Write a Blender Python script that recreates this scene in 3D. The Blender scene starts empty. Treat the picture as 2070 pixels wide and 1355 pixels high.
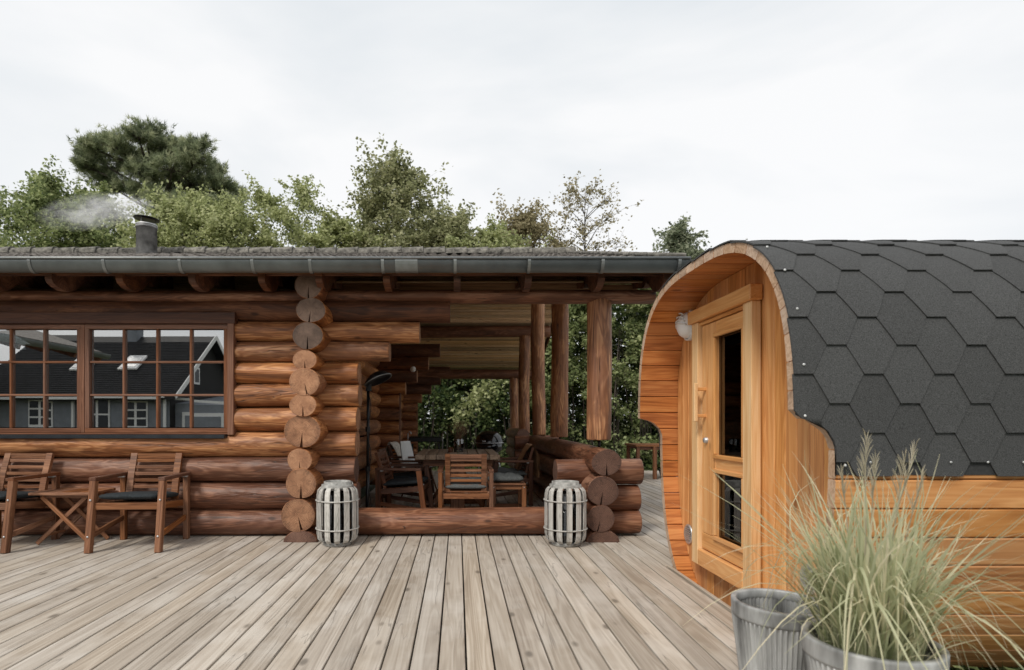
import bpy, bmesh, math, random
import numpy as np
from mathutils import Matrix, Vector
R = math.radians
random.seed(7); RNG = np.random.default_rng(7)
scene = bpy.context.scene
COL = scene.collection
# ------------------------------------------------------------------ camera, sky, sun, exposure
cam_d = bpy.data.cameras.new('camera'); cam = bpy.data.objects.new('camera', cam_d); COL.objects.link(cam)
cam.location = (0, 0, 1.086); cam.rotation_euler = (R(90), 0, 0)
cam_d.sensor_width = 36; cam_d.lens = 20.0; cam_d.shift_x = 0.0531; cam_d.shift_y = 0.0838
cam_d.clip_start = 0.05; cam_d.clip_end = 3000
cam_d.dof.use_dof = True; cam_d.dof.focus_distance = 5.0; cam_d.dof.aperture_fstop = 2.8
scene.camera = cam
SUN_EL, SUN_AZ = 46.0, 214.0          # azimuth measured clockwise from +Y: behind the camera, a little to the left
world = bpy.data.worlds.new('World'); scene.world = world; world.use_nodes = True
wn = world.node_tree; wn.nodes.clear()
def wnode(t, **k):
    n = wn.nodes.new(t)
    for a, b in k.items(): setattr(n, a, b)
    return n
sky = wnode('ShaderNodeTexSky', sky_type='NISHITA', sun_disc=False)
sky.sun_elevation = R(SUN_EL); sky.sun_rotation = R(SUN_AZ); sky.air_density = 1.0; sky.dust_density = 3.0
tc = wnode('ShaderNodeTexCoord'); mp = wnode('ShaderNodeMapping'); mp.inputs['Scale'].default_value = (1.0, 1.0, 2.6)
cn = wnode('ShaderNodeTexNoise'); cn.inputs['Scale'].default_value = 1.5; cn.inputs['Detail'].default_value = 5; cn.inputs['Roughness'].default_value = .5; cn.inputs['Distortion'].default_value = .5
cr = wnode('ShaderNodeValToRGB'); cr.color_ramp.elements[0].position = .36; cr.color_ramp.elements[0].color = (.80, .84, .87, 1)
cr.color_ramp.elements[1].position = .60; cr.color_ramp.elements[1].color = (1.0, 1.0, 1.0, 1)
vm = wnode('ShaderNodeVectorMath', operation='SCALE'); vm.inputs['Scale'].default_value = 6.2
mx = wnode('ShaderNodeMix', data_type='RGBA'); mx.inputs['Factor'].default_value = .94
bg = wnode('ShaderNodeBackground'); bg.inputs['Strength'].default_value = .1
out = wnode('ShaderNodeOutputWorld'); L = wn.links.new
L(tc.outputs['Generated'], mp.inputs[0]); L(mp.outputs[0], cn.inputs['Vector']); L(cn.outputs[0], cr.inputs[0])
L(cr.outputs[0], vm.inputs[0]); L(sky.outputs[0], mx.inputs['A']); L(vm.outputs[0], mx.inputs['B'])
L(mx.outputs['Result'], bg.inputs['Color']); L(bg.outputs[0], out.inputs[0])
sun_d = bpy.data.lights.new('sun', 'SUN'); sun = bpy.data.objects.new('sun', sun_d); COL.objects.link(sun)
sun_d.energy = 1.5; sun_d.angle = R(14); sun_d.color = (1.0, .94, .85)
_a, _e = R(SUN_AZ), R(SUN_EL)
to_sun = Vector((math.sin(_a)*math.cos(_e), math.cos(_a)*math.cos(_e), math.sin(_e)))
sun.rotation_euler = to_sun.to_track_quat('Z', 'Y').to_euler(); sun.location = to_sun*30
scene.cycles.volume_bounces = 4
scene.view_settings.view_transform = 'Standard'; scene.view_settings.look = 'None'
scene.view_settings.gamma = 1; scene.view_settings.exposure = 0.70; scene.view_settings.use_curve_mapping = False

# ------------------------------------------------------------------ object helpers
WM = {}                                    # world matrix of every object by object
def link(o, parent=None, M=None):
    M = M or Matrix.Identity(4)
    COL.objects.link(o); o.matrix_basis = M; WM[o] = M
    if parent is not None:
        o.parent = parent; o.matrix_parent_inverse = WM[parent].inverted()
    return o
def tag(o, label=None, cat=None, group=None, kind=None):
    for k, v in (('label', label), ('category', cat), ('group', group), ('kind', kind)):
        if v: o[k] = v
    return o
def thing(name, loc, label, cat, group=None):
    return tag(link(bpy.data.objects.new(name, None), None, Matrix.Translation(loc)), label, cat, group)
def mesh(name, verts, faces, mats, midx=None, smooth=None):
    me = bpy.data.meshes.new(name); me.from_pydata([tuple(v) for v in verts], [], faces)
    for m in (mats if isinstance(mats, (list, tuple)) else [mats]): me.materials.append(m)
    if midx is not None: me.polygons.foreach_set('material_index', midx)
    if smooth is True: me.polygons.foreach_set('use_smooth', [True]*len(faces))
    elif smooth: me.polygons.foreach_set('use_smooth', smooth)
    me.update(); return me
def obj(name, me, parent=None, M=None): return link(bpy.data.objects.new(name, me), parent, M)
def copy_tree(root, M, label=None, group=None):
    def rec(o, par):
        c = o.copy(); COL.objects.link(c)
        if par is not None: c.parent = par; c.matrix_parent_inverse = o.matrix_parent_inverse
        for ch in o.children: rec(ch, c)
        return c
    c = rec(root, None); c.matrix_basis = M; WM[c] = M
    if label: c['label'] = label
    if group: c['group'] = group
    return c
def T(x, y, z=0, rz=0, s=1): return Matrix.Translation((x, y, z)) @ Matrix.Rotation(rz, 4, 'Z') @ Matrix.Scale(s, 4)
def axisM(p0, p1, up=(0, 0, 1)):
    p0, p1 = Vector(p0), Vector(p1); x = (p1-p0).normalized(); u = Vector(up)
    if abs(x.dot(u)) > .98: u = Vector((0, 1, 0))
    y = u.cross(x).normalized(); z = x.cross(y)
    M = Matrix((x, y, z)).transposed().to_4x4(); M.translation = p0; return M, (p1-p0).length
_boxcache = {}
def box_me(l, w, h, mat, bev):
    k = (round(l, 4), round(w, 4), round(h, 4), mat.name, bev)
    if k in _boxcache: return _boxcache[k]
    bm = bmesh.new(); bmesh.ops.create_cube(bm, size=1)
    for v in bm.verts: v.co = Vector(((v.co.x+.5)*l, v.co.y*w, v.co.z*h))
    if bev: bmesh.ops.bevel(bm, geom=bm.edges[:], offset=min(bev, w*.3, h*.3, l*.3), segments=1, affect='EDGES')
    me = bpy.data.meshes.new('piece'); bm.to_mesh(me); bm.free(); me.materials.append(mat); _boxcache[k] = me; return me
def bar(name, parent, p0, p1, w, h, mat, bev=.003, up=(0, 0, 1)):
    """a squared timber from p0 to p1; local X is the grain, w sideways, h along up"""
    M, l = axisM(p0, p1, up); return obj(name, box_me(l, w, h, mat, bev), parent, M)
def box(name, parent, c, size, mat, bev=.003):
    return bar(name, parent, (c[0]-size[0]/2, c[1], c[2]), (c[0]+size[0]/2, c[1], c[2]), size[1], size[2], mat, bev)
def tube_geo(pts, rad, n=8, caps=True):
    pts = [Vector(p) for p in pts]; V = []; F = []
    for i, p in enumerate(pts):
        d = (pts[min(i+1, len(pts)-1)]-pts[max(i-1, 0)]).normalized()
        u = d.cross(Vector((0, 0, 1)) if abs(d.z) < .9 else Vector((1, 0, 0))).normalized(); w = d.cross(u)
        r = rad[i] if isinstance(rad, (list, tuple)) else rad
        for k in range(n):
            a = 2*math.pi*k/n; V.append(p+u*(r*math.cos(a))+w*(r*math.sin(a)))
    for i in range(len(pts)-1):
        for k in range(n): F.append((i*n+k, i*n+(k+1) % n, (i+1)*n+(k+1) % n, (i+1)*n+k))
    if caps: F.append(tuple(range(n))[::-1]); F.append(tuple((len(pts)-1)*n+k for k in range(n)))
    return V, F
def merge(geos):
    V = []; F = []
    for v, f in geos:
        o = len(V); V += list(v); F += [tuple(i+o for i in q) for q in f]
    return V, F
def tube(name, parent, pts, rad, mat, n=8, M=None):
    V, F = tube_geo(pts, rad, n); return obj(name, mesh(name, V, F, mat, smooth=[len(f) == 4 for f in F]), parent, M)
def lathe_geo(prof, n=32, flute=None):
    V = []; F = []
    for j, (r, z) in enumerate(prof):
        for k in range(n):
            a = 2*math.pi*k/n; rr = r+(flute(a, j) if flute else 0); V.append((rr*math.cos(a), rr*math.sin(a), z))
    for j in range(len(prof)-1):
        for k in range(n): F.append((j*n+k, j*n+(k+1) % n, (j+1)*n+(k+1) % n, (j+1)*n+k))
    return V, F
def lathe(name, parent, prof, mat, M=None, n=32, flute=None, smooth=True):
    V, F = lathe_geo(prof, n, flute); return obj(name, mesh(name, V, F, mat, smooth=smooth), parent, M)
def prism(name, parent, poly, axis, a0, a1, mat, M=None):
    """poly in the two other axes, extruded along axis x or y from a0 to a1"""
    n = len(poly); f = (lambda a, p: (a, p[0], p[1])) if axis == 'x' else ((lambda a, p: (p[0], a, p[1])) if axis == 'y' else (lambda a, p: (p[0], p[1], a)))
    V = [f(a0, p) for p in poly]+[f(a1, p) for p in poly]
    F = [tuple(range(n))[::-1], tuple(range(n, 2*n))]+[(i, (i+1) % n, n+(i+1) % n, n+i) for i in range(n)]
    me = mesh(name, V, F, mat); bm = bmesh.new(); bm.from_mesh(me); bmesh.ops.recalc_face_normals(bm, faces=bm.faces); bm.to_mesh(me); bm.free()
    return obj(name, me, parent, M)
def rbox_me(name, a, b, c, mat, n=4.0, res=14, tuft=None):
    """soft rounded block with half sizes a, b, c (a cushion)"""
    V = []; F = []
    sp = lambda v, e: math.copysign(abs(v)**e, v)
    for i in range(res+1):
        t = -math.pi/2+math.pi*i/res
        for k in range(res*2):
            u = 2*math.pi*k/(res*2)
            x = a*sp(math.cos(t), .7)*sp(math.cos(u), 2/n*.8); y = b*sp(math.cos(t), .7)*sp(math.sin(u), 2/n*.8); z = c*sp(math.sin(t), .8)
            if tuft: z += tuft(x, y)*abs(z/c)
            V.append((x, y, z))
    m = res*2
    for i in range(res):
        for k in range(m): F.append((i*m+k, i*m+(k+1) % m, (i+1)*m+(k+1) % m, (i+1)*m+k))
    return mesh(name, V, F, mat, smooth=True)

# ------------------------------------------------------------------ material helpers
class NT:
    def __init__(s, name):
        s.m = bpy.data.materials.new(name); s.m.use_nodes = True; s.t = s.m.node_tree; s.t.nodes.clear()
        s.out = s.n('ShaderNodeOutputMaterial'); s.p = s.n('ShaderNodeBsdfPrincipled'); s.l(s.p.outputs[0], s.out.inputs[0])
    def n(s, t, **k):
        n = s.t.nodes.new(t)
        for a, b in k.items(): setattr(n, a, b)
        return n
    def l(s, a, b): s.t.links.new(a, b)
    def set(s, sock, v):
        if hasattr(v, 'is_output') or isinstance(v, bpy.types.NodeSocket): s.l(v, sock)
        else: sock.default_value = v
    def math(s, op, a, b=None, c=None, clamp=False):
        n = s.n('ShaderNodeMath', operation=op); n.use_clamp = clamp
        for i, v in enumerate((a, b, c)):
            if v is not None: s.set(n.inputs[i], v)
        return n.outputs[0]
    def vmath(s, op, a, b=None):
        n = s.n('ShaderNodeVectorMath', operation=op); s.set(n.inputs[0], a)
        if b is not None: s.set(n.inputs[1], b)
        return n.outputs['Value'] if op in ('LENGTH', 'DOT_PRODUCT') else n.outputs[0]
    def noise(s, vec, scale, detail=3, rough=.55, dist=0):
        n = s.n('ShaderNodeTexNoise'); s.l(vec, n.inputs['Vector'])
        for k, v in (('Scale', scale), ('Detail', detail), ('Roughness', rough), ('Distortion', dist)): n.inputs[k].default_value = v
        return n.outputs[0]
    def ramp(s, f, stops):
        n = s.n('ShaderNodeValToRGB'); e = n.color_ramp.elements
        while len(e) < len(stops): e.new(.5)
        for i, (p, c) in enumerate(stops): e[i].position = p; e[i].color = (*c, 1) if len(c) == 3 else c
        s.l(f, n.inputs[0]); return n.outputs[0]
    def mix(s, f, a, b, mode='MIX'):
        n = s.n('ShaderNodeMix', data_type='RGBA', blend_type=mode)
        for k, v in (('Factor', f), ('A', a), ('B', b)):
            if isinstance(v, tuple) and len(v) == 3: v = (*v, 1)
            s.set([i for i in n.inputs if i.name == k and i.type == ('VALUE' if k == 'Factor' else 'RGBA')][0], v)
        return [o for o in n.outputs if o.type == 'RGBA'][0]
    def coords(s, rnd=True):
        v = s.n('ShaderNodeTexCoord').outputs['Object']
        s.rand = s.n('ShaderNodeObjectInfo').outputs['Random']
        if rnd:
            c = s.n('ShaderNodeCombineXYZ')
            for i, k in enumerate((31.7, 17.3, 11.9)): s.l(s.math('MULTIPLY', s.rand, k), c.inputs[i])
            return v, s.vmath('ADD', v, c.outputs[0])
        return v, v
    def bump(s, h, strength, dist=.01):
        b = s.n('ShaderNodeBump'); b.inputs['Strength'].default_value = strength; b.inputs['Distance'].default_value = dist
        s.l(h, b.inputs['Height']); s.l(b.outputs[0], s.p.inputs['Normal'])
    def P(s, **k):
        for a, v in k.items():
            a = a.replace('_', ' ')
            if isinstance(v, tuple) and len(v) == 3: v = (*v, 1)
            s.set(s.p.inputs[a], v)
        return s.m
def maprange(t, v, a, b, c, d):
    n = t.n('ShaderNodeMapRange'); n.clamp = True
    for i, x in enumerate((v, a, b, c, d)): t.set(n.inputs[i], x)
    return n.outputs[0]
def wood(name, dark, mid, light, along=.7, across=9.0, knots=.5, rough=.6, bump=.25, var=.25, patch=None, patch_amt=.5, ringf=26, cracks=0.0, axis='x', spec=.35, svar=.25, hewn=0.0):
    t = NT(name); raw, v = t.coords()
    sc = {'x': (along, across, across), 'y': (across, along, across), 'z': (across, across, along)}[axis]
    g = t.vmath('MULTIPLY', v, sc)
    warp = t.noise(v, 2.2, 2, .5)
    g = t.vmath('ADD', g, t.vmath('SCALE', g) if False else g) if False else g
    n1 = t.noise(g, 1.0, 3, .5, .6)
    ring = t.math('MULTIPLY_ADD', t.math('SINE', t.math('MULTIPLY', n1, ringf*3.0)), .5, .5)
    g2 = t.vmath('MULTIPLY', g, (2.5, 7.0, 7.0) if axis == 'x' else ((7.0, 2.5, 7.0) if axis == 'y' else (7.0, 7.0, 2.5)))
    n2 = t.noise(g2, 1.0, 3, .6)
    f = t.math('ADD', t.math('MULTIPLY', n1, .66), t.math('ADD', t.math('MULTIPLY', ring, .14), t.math('MULTIPLY', n2, .36)))
    col = t.ramp(f, [(.36, dark), (.57, mid), (.78, light)])
    big = t.noise(v, 1.3, 4, .6)
    if patch and hewn:
        gp = t.vmath('MULTIPLY', v, {'x': (1.7, 5.5, 5.5), 'y': (5.5, 1.7, 5.5), 'z': (5.5, 5.5, 1.7)}[axis]); flame = t.noise(gp, 1.0, 4, .62, .5)
        col = t.mix(t.math('MULTIPLY', maprange(t, flame, .49, .56, 0, 1), patch_amt), col, patch)
    elif patch: col = t.mix(t.math('MULTIPLY', maprange(t, big, .48, .66, 0, 1), patch_amt), col, patch)
    if knots:
        ks = {'x': (3.2, 7, 7), 'y': (7, 3.2, 7), 'z': (7, 7, 3.2)}[axis]
        vo = t.n('ShaderNodeTexVoronoi'); t.l(t.vmath('MULTIPLY', v, ks), vo.inputs['Vector']); vo.inputs['Scale'].default_value = 1.0
        sel = t.n('ShaderNodeSeparateColor'); t.l(vo.outputs['Color'], sel.inputs[0])
        on = t.math('GREATER_THAN', sel.outputs[0], 1-knots*.6)
        d = t.math('ADD', vo.outputs['Distance'], t.math('MULTIPLY', n2, .05))
        k1 = t.math('MULTIPLY', maprange(t, d, .10, .19, 1, 0), on)
        halo = t.math('MULTIPLY', maprange(t, d, .16, .36, 1, 0), on)
        col = t.mix(t.math('MULTIPLY', halo, .35), col, mid)
        col = t.mix(t.math('MULTIPLY', k1, .75), col, tuple(c*.45 for c in dark))
    if cracks:
        gc = t.vmath('MULTIPLY', v, {'x': (.9, 14, 14), 'y': (14, .9, 14), 'z': (14, 14, .9)}[axis])
        nc = t.noise(gc, 1.0, 2, .5, .3)
        ck = t.math('MULTIPLY', maprange(t, t.math('ABSOLUTE', t.math('SUBTRACT', nc, .5)), 0, .012, 1, 0), maprange(t, big, .45, .6, 0, 1))
        col = t.mix(t.math('MULTIPLY', ck, cracks), col, tuple(c*.25 for c in dark))
    hsv = t.n('ShaderNodeHueSaturation'); t.l(col, hsv.inputs['Color'])
    t.l(t.math('ADD', t.math('MULTIPLY', t.rand, var*2), 1-var), hsv.inputs['Value'])
    t.l(t.math('MULTIPLY_ADD', t.math('FRACT', t.math('MULTIPLY', t.rand, 7.31)), svar, 1-svar*.5), hsv.inputs['Saturation'])
    h = t.math('ADD', t.math('MULTIPLY', n2, .7), t.math('MULTIPLY', ring, .3))
    if cracks: h = t.math('SUBTRACT', h, t.math('MULTIPLY', ck, 1.5))
    if hewn:
        gh = t.vmath('MULTIPLY', v, {'x': (3.2, 9, 9), 'y': (9, 3.2, 9), 'z': (9, 9, 3.2)}[axis]); nh = t.noise(gh, 1.0, 2, .45, .4)
        h = t.math('ADD', h, t.math('MULTIPLY', nh, hewn))
    t.bump(h, bump, .006)
    t.P(Base_Color=hsv.outputs[0], Roughness=t.math('MULTIPLY_ADD', n2, .25, rough-.12)); t.p.inputs['Specular IOR Level'].default_value = spec
    return t.m
def endgrain(name, dark, mid, light, crack=.6):
    t = NT(name); raw, v = t.coords()
    s = t.n('ShaderNodeSeparateXYZ'); t.l(raw, s.inputs[0])
    c = t.n('ShaderNodeCombineXYZ'); t.l(s.outputs[1], c.inputs[1]); t.l(s.outputs[2], c.inputs[2])
    rr = t.vmath('LENGTH', c.outputs[0]); nz = t.noise(v, 9, 3, .6)
    ring = t.math('MULTIPLY_ADD', t.math('SINE', t.math('MULTIPLY', t.math('ADD', rr, t.math('MULTIPLY', nz, .03)), 520)), .5, .5)
    ang = t.math('ARCTAN2', s.outputs[2], s.outputs[1])
    a2 = t.n('ShaderNodeCombineXYZ'); t.l(t.math('MULTIPLY', ang, 5.0), a2.inputs[0]); t.l(t.math('MULTIPLY', rr, 5.0), a2.inputs[1]); t.l(t.math('MULTIPLY', t.rand, 40), a2.inputs[2])
    nr = t.noise(a2.outputs[0], 1.4, 2, .5)
    ck = t.math('MULTIPLY', maprange(t, t.math('ABSOLUTE', t.math('SUBTRACT', nr, .5)), 0, .014, 1, 0), maprange(t, rr, .015, .05, 0, 1))
    fine = t.noise(v, 60, 3, .6)
    f = t.math('ADD', t.math('MULTIPLY', ring, .26), t.math('ADD', t.math('MULTIPLY', nz, .6), t.math('MULTIPLY', fine, .25)))
    col = t.ramp(f, [(.3, dark), (.55, mid), (.8, light)])
    col = t.mix(maprange(t, rr, .095, .14, 0, .45), col, dark)
    col = t.mix(t.math('MULTIPLY', ck, crack), col, tuple(x*.25 for x in dark))
    hsv = t.n('ShaderNodeHueSaturation'); t.l(col, hsv.inputs['Color']); t.l(t.math('MULTIPLY_ADD', t.rand, .4, .8), hsv.inputs['Value'])
    t.bump(t.math('SUBTRACT', t.math('ADD', fine, t.math('MULTIPLY', ring, .4)), t.math('MULTIPLY', ck, 1.5)), .35, .005)
    return t.P(Base_Color=hsv.outputs[0], Roughness=.75)
def plain(name, col, rough=.6, metal=0, var=.12, scale=12, bump=.1, spec=.5, stretch=(1, 1, 1)):
    t = NT(name); raw, v = t.coords(); n = t.noise(t.vmath('MULTIPLY', v, stretch), scale, 4, .6)
    c = t.ramp(n, [(.3, tuple(x*(1-var*2) for x in col)), (.7, tuple(min(1, x*(1+var)) for x in col))])
    hv = t.n('ShaderNodeHueSaturation'); t.l(c, hv.inputs['Color']); t.l(t.math('MULTIPLY_ADD', t.rand, (.22 if 'felt' in name else .16), (.89 if 'felt' in name else .92)), hv.inputs['Value']); c = hv.outputs[0]
    if bump: t.bump(n, bump, .004)
    t.p.inputs['Specular IOR Level'].default_value = spec
    return t.P(Base_Color=c, Roughness=t.math('MULTIPLY_ADD', n, .2, rough-.1), Metallic=metal)
def foliage(name, c0, c1, c2, trans=.35):
    t = NT(name); a = t.n('ShaderNodeAttribute'); a.attribute_name = 'tint'
    v = t.n('ShaderNodeTexCoord').outputs['Object']; n = t.noise(v, .9, 3, .6)
    f = t.math('ADD', t.math('MULTIPLY', a.outputs['Fac'], .6), t.math('MULTIPLY', n, .45))
    c = t.ramp(f, [(.25, c0), (.52, c1), (.82, c2)])
    t.P(Base_Color=c, Roughness=.55); t.p.inputs['Specular IOR Level'].default_value = .3
    tr = t.n('ShaderNodeBsdfTranslucent'); t.l(c, tr.inputs[0]); ms = t.n('ShaderNodeMixShader'); ms.inputs[0].default_value = trans
    t.l(t.p.outputs[0], ms.inputs[1]); t.l(tr.outputs[0], ms.inputs[2]); t.l(ms.outputs[0], t.out.inputs[0]); return t.m
def coated_glass(name, refl, tint, rough=0.0):
    t = NT(name); g = t.n('ShaderNodeBsdfGlossy'); g.inputs['Roughness'].default_value = rough
    tr = t.n('ShaderNodeBsdfTransparent'); tr.inputs[0].default_value = (*tint, 1)
    fr = t.n('ShaderNodeFresnel'); fr.inputs[0].default_value = 1.5
    ms = t.n('ShaderNodeMixShader'); t.l(t.math('ADD', fr.outputs[0], refl, clamp=True), ms.inputs[0])
    t.l(tr.outputs[0], ms.inputs[1]); t.l(g.outputs[0], ms.inputs[2]); t.l(ms.outputs[0], t.out.inputs[0]); return t.m

M = {}
M['log'] = wood('log_orange', (.085, .030, .012), (.335, .132, .048), (.63, .325, .145), along=.8, across=7, knots=.45, rough=.52, svar=.14, bump=.6, var=.18, patch=(.180, .066, .026), patch_amt=.70, cracks=.9, spec=.45, hewn=6.0)
M['log_red'] = wood('log_redbrown', (.055, .021, .012), (.185, .074, .038), (.34, .172, .100), along=.8, across=7, knots=.45, rough=.52, svar=.14, bump=.6, var=.12, patch=(.100, .037, .019), patch_amt=.62, cracks=.9, spec=.45, hewn=6.0)
M['log_dark'] = wood('log_dark', (.040, .017, .010), (.125, .050, .026), (.22, .098, .050), along=.8, across=7, knots=.35, rough=.6, bump=.5, var=.14, patch=(.07, .030, .018), patch_amt=.7, cracks=.7, hewn=5.0)  # darker log tone with the shade under the eaves put into the colour
M['end'] = endgrain('log_end_tan', (.120, .050, .024), (.33, .160, .082), (.51, .285, .160), .9)
M['end_grey'] = endgrain('log_end_grey', (.045, .027, .019), (.115, .070, .048), (.21, .138, .10), .9)
M['end_brown'] = endgrain('log_end_brown', (.060, .028, .019), (.13, .066, .045), (.19, .105, .074), .9)
M['deck'] = wood('deck_weathered', (.275, .230, .184), (.395, .342, .282), (.525, .475, .41), along=.40, across=8.5, knots=.5, rough=.72, bump=.4, var=.08, patch=(.60, .565, .515), patch_amt=.6, ringf=24, cracks=.45, spec=.3, svar=.35)
M['beam'] = wood('beam_brown', (.060, .026, .014), (.150, .066, .035), (.25, .128, .072), along=.7, across=9, knots=.3, rough=.6, var=.15, cracks=.4)
M['eave'] = wood('eave_board', (.10, .058, .030), (.21, .128, .070), (.31, .205, .122), along=.6, across=10, knots=.5, rough=.6, var=.25)
M['ceiling'] = wood('ceiling_board', (.34, .20, .105), (.66, .445, .26), (.82, .63, .42), along=.5, across=14, knots=.7, rough=.5, var=.38)
M['frame'] = wood('window_frame_brown', (.075, .030, .016), (.17, .070, .036), (.26, .125, .070), across=14, knots=0, rough=.5, var=.06, bump=.15)
M['frame_dark'] = wood('window_head_dark', (.03, .013, .009), (.065, .028, .017), (.11, .05, .03), across=12, knots=0, rough=.5, var=.05, bump=.15)
M['chair'] = wood('chair_acacia', (.070, .026, .012), (.195, .082, .038), (.33, .158, .080), across=16, knots=.1, rough=.5, var=.18, bump=.25)
M['chair_dark'] = wood('chair_dark', (.045, .018, .010), (.115, .046, .024), (.19, .085, .046), across=16, knots=.1, rough=.5, var=.15, bump=.2)
M['table_grey'] = wood('table_plank', (.10, .068, .045), (.21, .150, .105), (.33, .25, .185), across=12, knots=.3, rough=.65, var=.15)
M['sauna'] = wood('sauna_spruce', (.40, .155, .050), (.62, .285, .100), (.74, .41, .175), along=.5, across=7, knots=.8, rough=.45, bump=.12, var=.13, axis='z', spec=.4, svar=.08)
M['stave'] = wood('sauna_stave', (.27, .082, .021), (.50, .180, .050), (.61, .265, .085), along=.6, across=9, knots=.6, rough=.45, bump=.15, var=.13, axis='x', spec=.4, svar=.06)  # inner stave faces; overhang shade is put into this deeper colour
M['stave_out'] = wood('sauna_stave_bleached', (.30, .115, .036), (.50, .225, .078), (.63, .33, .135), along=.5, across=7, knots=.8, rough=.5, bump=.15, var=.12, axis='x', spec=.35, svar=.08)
M['sauna_x'] = wood('sauna_trim', (.50, .215, .068), (.68, .335, .120), (.76, .44, .190), along=.6, across=10, knots=.4, rough=.45, bump=.12, var=.05, axis='x', spec=.4, svar=.05)
M['trim_pale'] = wood('sauna_trim_pale', (.62, .35, .155), (.78, .50, .25), (.85, .61, .36), along=.5, across=10, knots=.4, rough=.45, bump=.1, var=.03, axis='x', svar=.05)
M['stave_end'] = wood('stave_end', (.30, .19, .12), (.48, .33, .225), (.60, .45, .33), along=3, across=8, knots=0, rough=.7, var=.12)
M['felt'] = plain('roof_felt', (.070, .072, .073), .85, var=.34, scale=240, bump=.7, spec=.35)
M['felt_base'] = plain('roof_underlay', (.03, .031, .032), .9, var=.2, scale=100)
M['nail'] = plain('nail_zinc', (.55, .56, .56), .5, .3, bump=0)
M['zinc'] = plain('planter_zinc', (.39, .398, .395), .60, .25, var=.38, scale=9, bump=.25, stretch=(1, 1, .25))
M['gutter'] = plain('gutter_zinc', (.15, .165, .165), .42, .5, var=.14, scale=4, bump=.03)
M['gutter_l'] = plain('gutter_clip', (.24, .255, .255), .4, .6, var=.1, bump=0)
M['tile'] = plain('roof_tile_concrete', (.165, .150, .138), .85, var=.38, scale=16, bump=.5, spec=.3)
M['tile_moss'] = plain('roof_tile_mossy', (.185, .175, .155), .9, var=.42, scale=14, bump=.6, spec=.3)
M['soot'] = plain('chimney_steel', (.24, .24, .24), .55, .3, var=.35, scale=7)
M['steel'] = plain('steel_bright', (.55, .56, .57), .42, .75, bump=0)
M['black'] = plain('black_metal', (.012, .012, .013), .35, .3, var=.2, bump=.02)
M['enamel'] = plain('black_enamel', (.008, .008, .009), .12, 0, var=.1, bump=0, spec=.7)
M['sill'] = plain('sill_black', (.028, .033, .04), .35, .3, bump=.02)
M['cushion'] = plain('cushion_charcoal', (.030, .036, .040), .9, var=.2, scale=60, bump=.3, spec=.2)
M['cushion_l'] = plain('cushion_grey', (.115, .125, .125), .9, var=.2, scale=60, bump=.3, spec=.2)
M['white'] = plain('white_plastic', (.72, .72, .70), .4, var=.04, bump=0)
M['wool'] = plain('wool_throw', (.62, .58, .51), .95, var=.2, scale=40, bump=.8, spec=.1)
M['leather'] = plain('throw_tan', (.34, .18, .085), .8, var=.2, scale=20, bump=.3)
M['whitewash'] = wood('lantern_whitewash', (.17, .17, .155), (.43, .42, .395), (.59, .58, .55), along=2, across=22, knots=.1, rough=.7, var=.10, bump=.4, axis='z')
M['wgrey'] = plain('lantern_grey', (.33, .33, .315), .75, var=.3, scale=18, bump=.3)
M['candle'] = plain('candle_wax', (.60, .56, .48), .5, bump=0)
M['bark'] = plain('bark', (.075, .060, .048), .9, var=.4, scale=9, bump=.8, stretch=(1, 1, .3))
M['bark_grey'] = plain('bark_grey', (.14, .125, .11), .9, var=.4, scale=9, bump=.8)
M['soil'] = plain('soil', (.035, .027, .02), .95, var=.4, scale=40, bump=1)
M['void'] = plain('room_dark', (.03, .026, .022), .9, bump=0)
M['win'] = coated_glass('window_glass', .55, (.6, .63, .63))
M['win_dark'] = coated_glass('door_glass', .05, (.30, .28, .27))
M['jar'] = coated_glass('jar_glass', .12, (.86, .90, .89))
M['smoked'] = coated_glass('lantern_glass', .03, (.30, .31, .33))
M['nb_roof'] = plain('neighbour_tile', (.022, .022, .024), .75, var=.4, scale=3, bump=.3)
M['nb_wall'] = plain('neighbour_wall', (.23, .25, .28), .8, var=.1, scale=3)
M['nb_dark'] = plain('neighbour_gable', (.018, .017, .017), .85, var=.2)
M['nb_white'] = plain('neighbour_white', (.80, .80, .79), .6, var=.03, bump=0)
M['dry'] = plain('dried_flower', (.20, .115, .06), .9, var=.4, scale=60)
def grass_mat():
    t = NT('lawn'); v = t.n('ShaderNodeTexCoord').outputs['Object']; n = t.noise(v, .6, 4, .6); f = t.noise(v, 40, 3, .7)
    c = t.ramp(t.math('ADD', t.math('MULTIPLY', n, .5), t.math('MULTIPLY', f, .5)), [(.3, (.045, .055, .018)), (.55, (.10, .115, .042)), (.75, (.16, .155, .07))])
    t.bump(f, .8, .03); return t.P(Base_Color=c, Roughness=.9)
M['lawn'] = grass_mat()
M['under'] = plain('under_deck', (.018, .016, .013), .95, bump=0)
M['leaf_a'] = foliage('leaf_mid_green', (.10, .135, .05), (.29, .35, .15), (.50, .54, .27), .54)
M['leaf_b'] = foliage('leaf_pale_green', (.18, .205, .08), (.42, .465, .215), (.60, .62, .35), .54)
M['leaf_c'] = foliage('leaf_olive', (.13, .14, .062), (.34, .36, .185), (.52, .515, .31), .54)
M['leaf_d'] = foliage('leaf_brownish', (0.15, 0.13, 0.066), (0.37, 0.33, 0.195), (0.52, 0.455, 0.29), .5)
M['leaf_e'] = foliage('leaf_dark_hedge', (.022, .042, .014), (.09, .135, .045), (.26, .31, .12), .42)
M['leaf_g'] = foliage('leaf_greygreen', (0.1, 0.125, 0.075), (0.27, 0.31, 0.2), (0.43, 0.45, 0.32), .5)
M['needle'] = foliage('pine_needle', (.10, .125, .07), (.29, .335, .195), (.48, .50, .32), .5)
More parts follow.
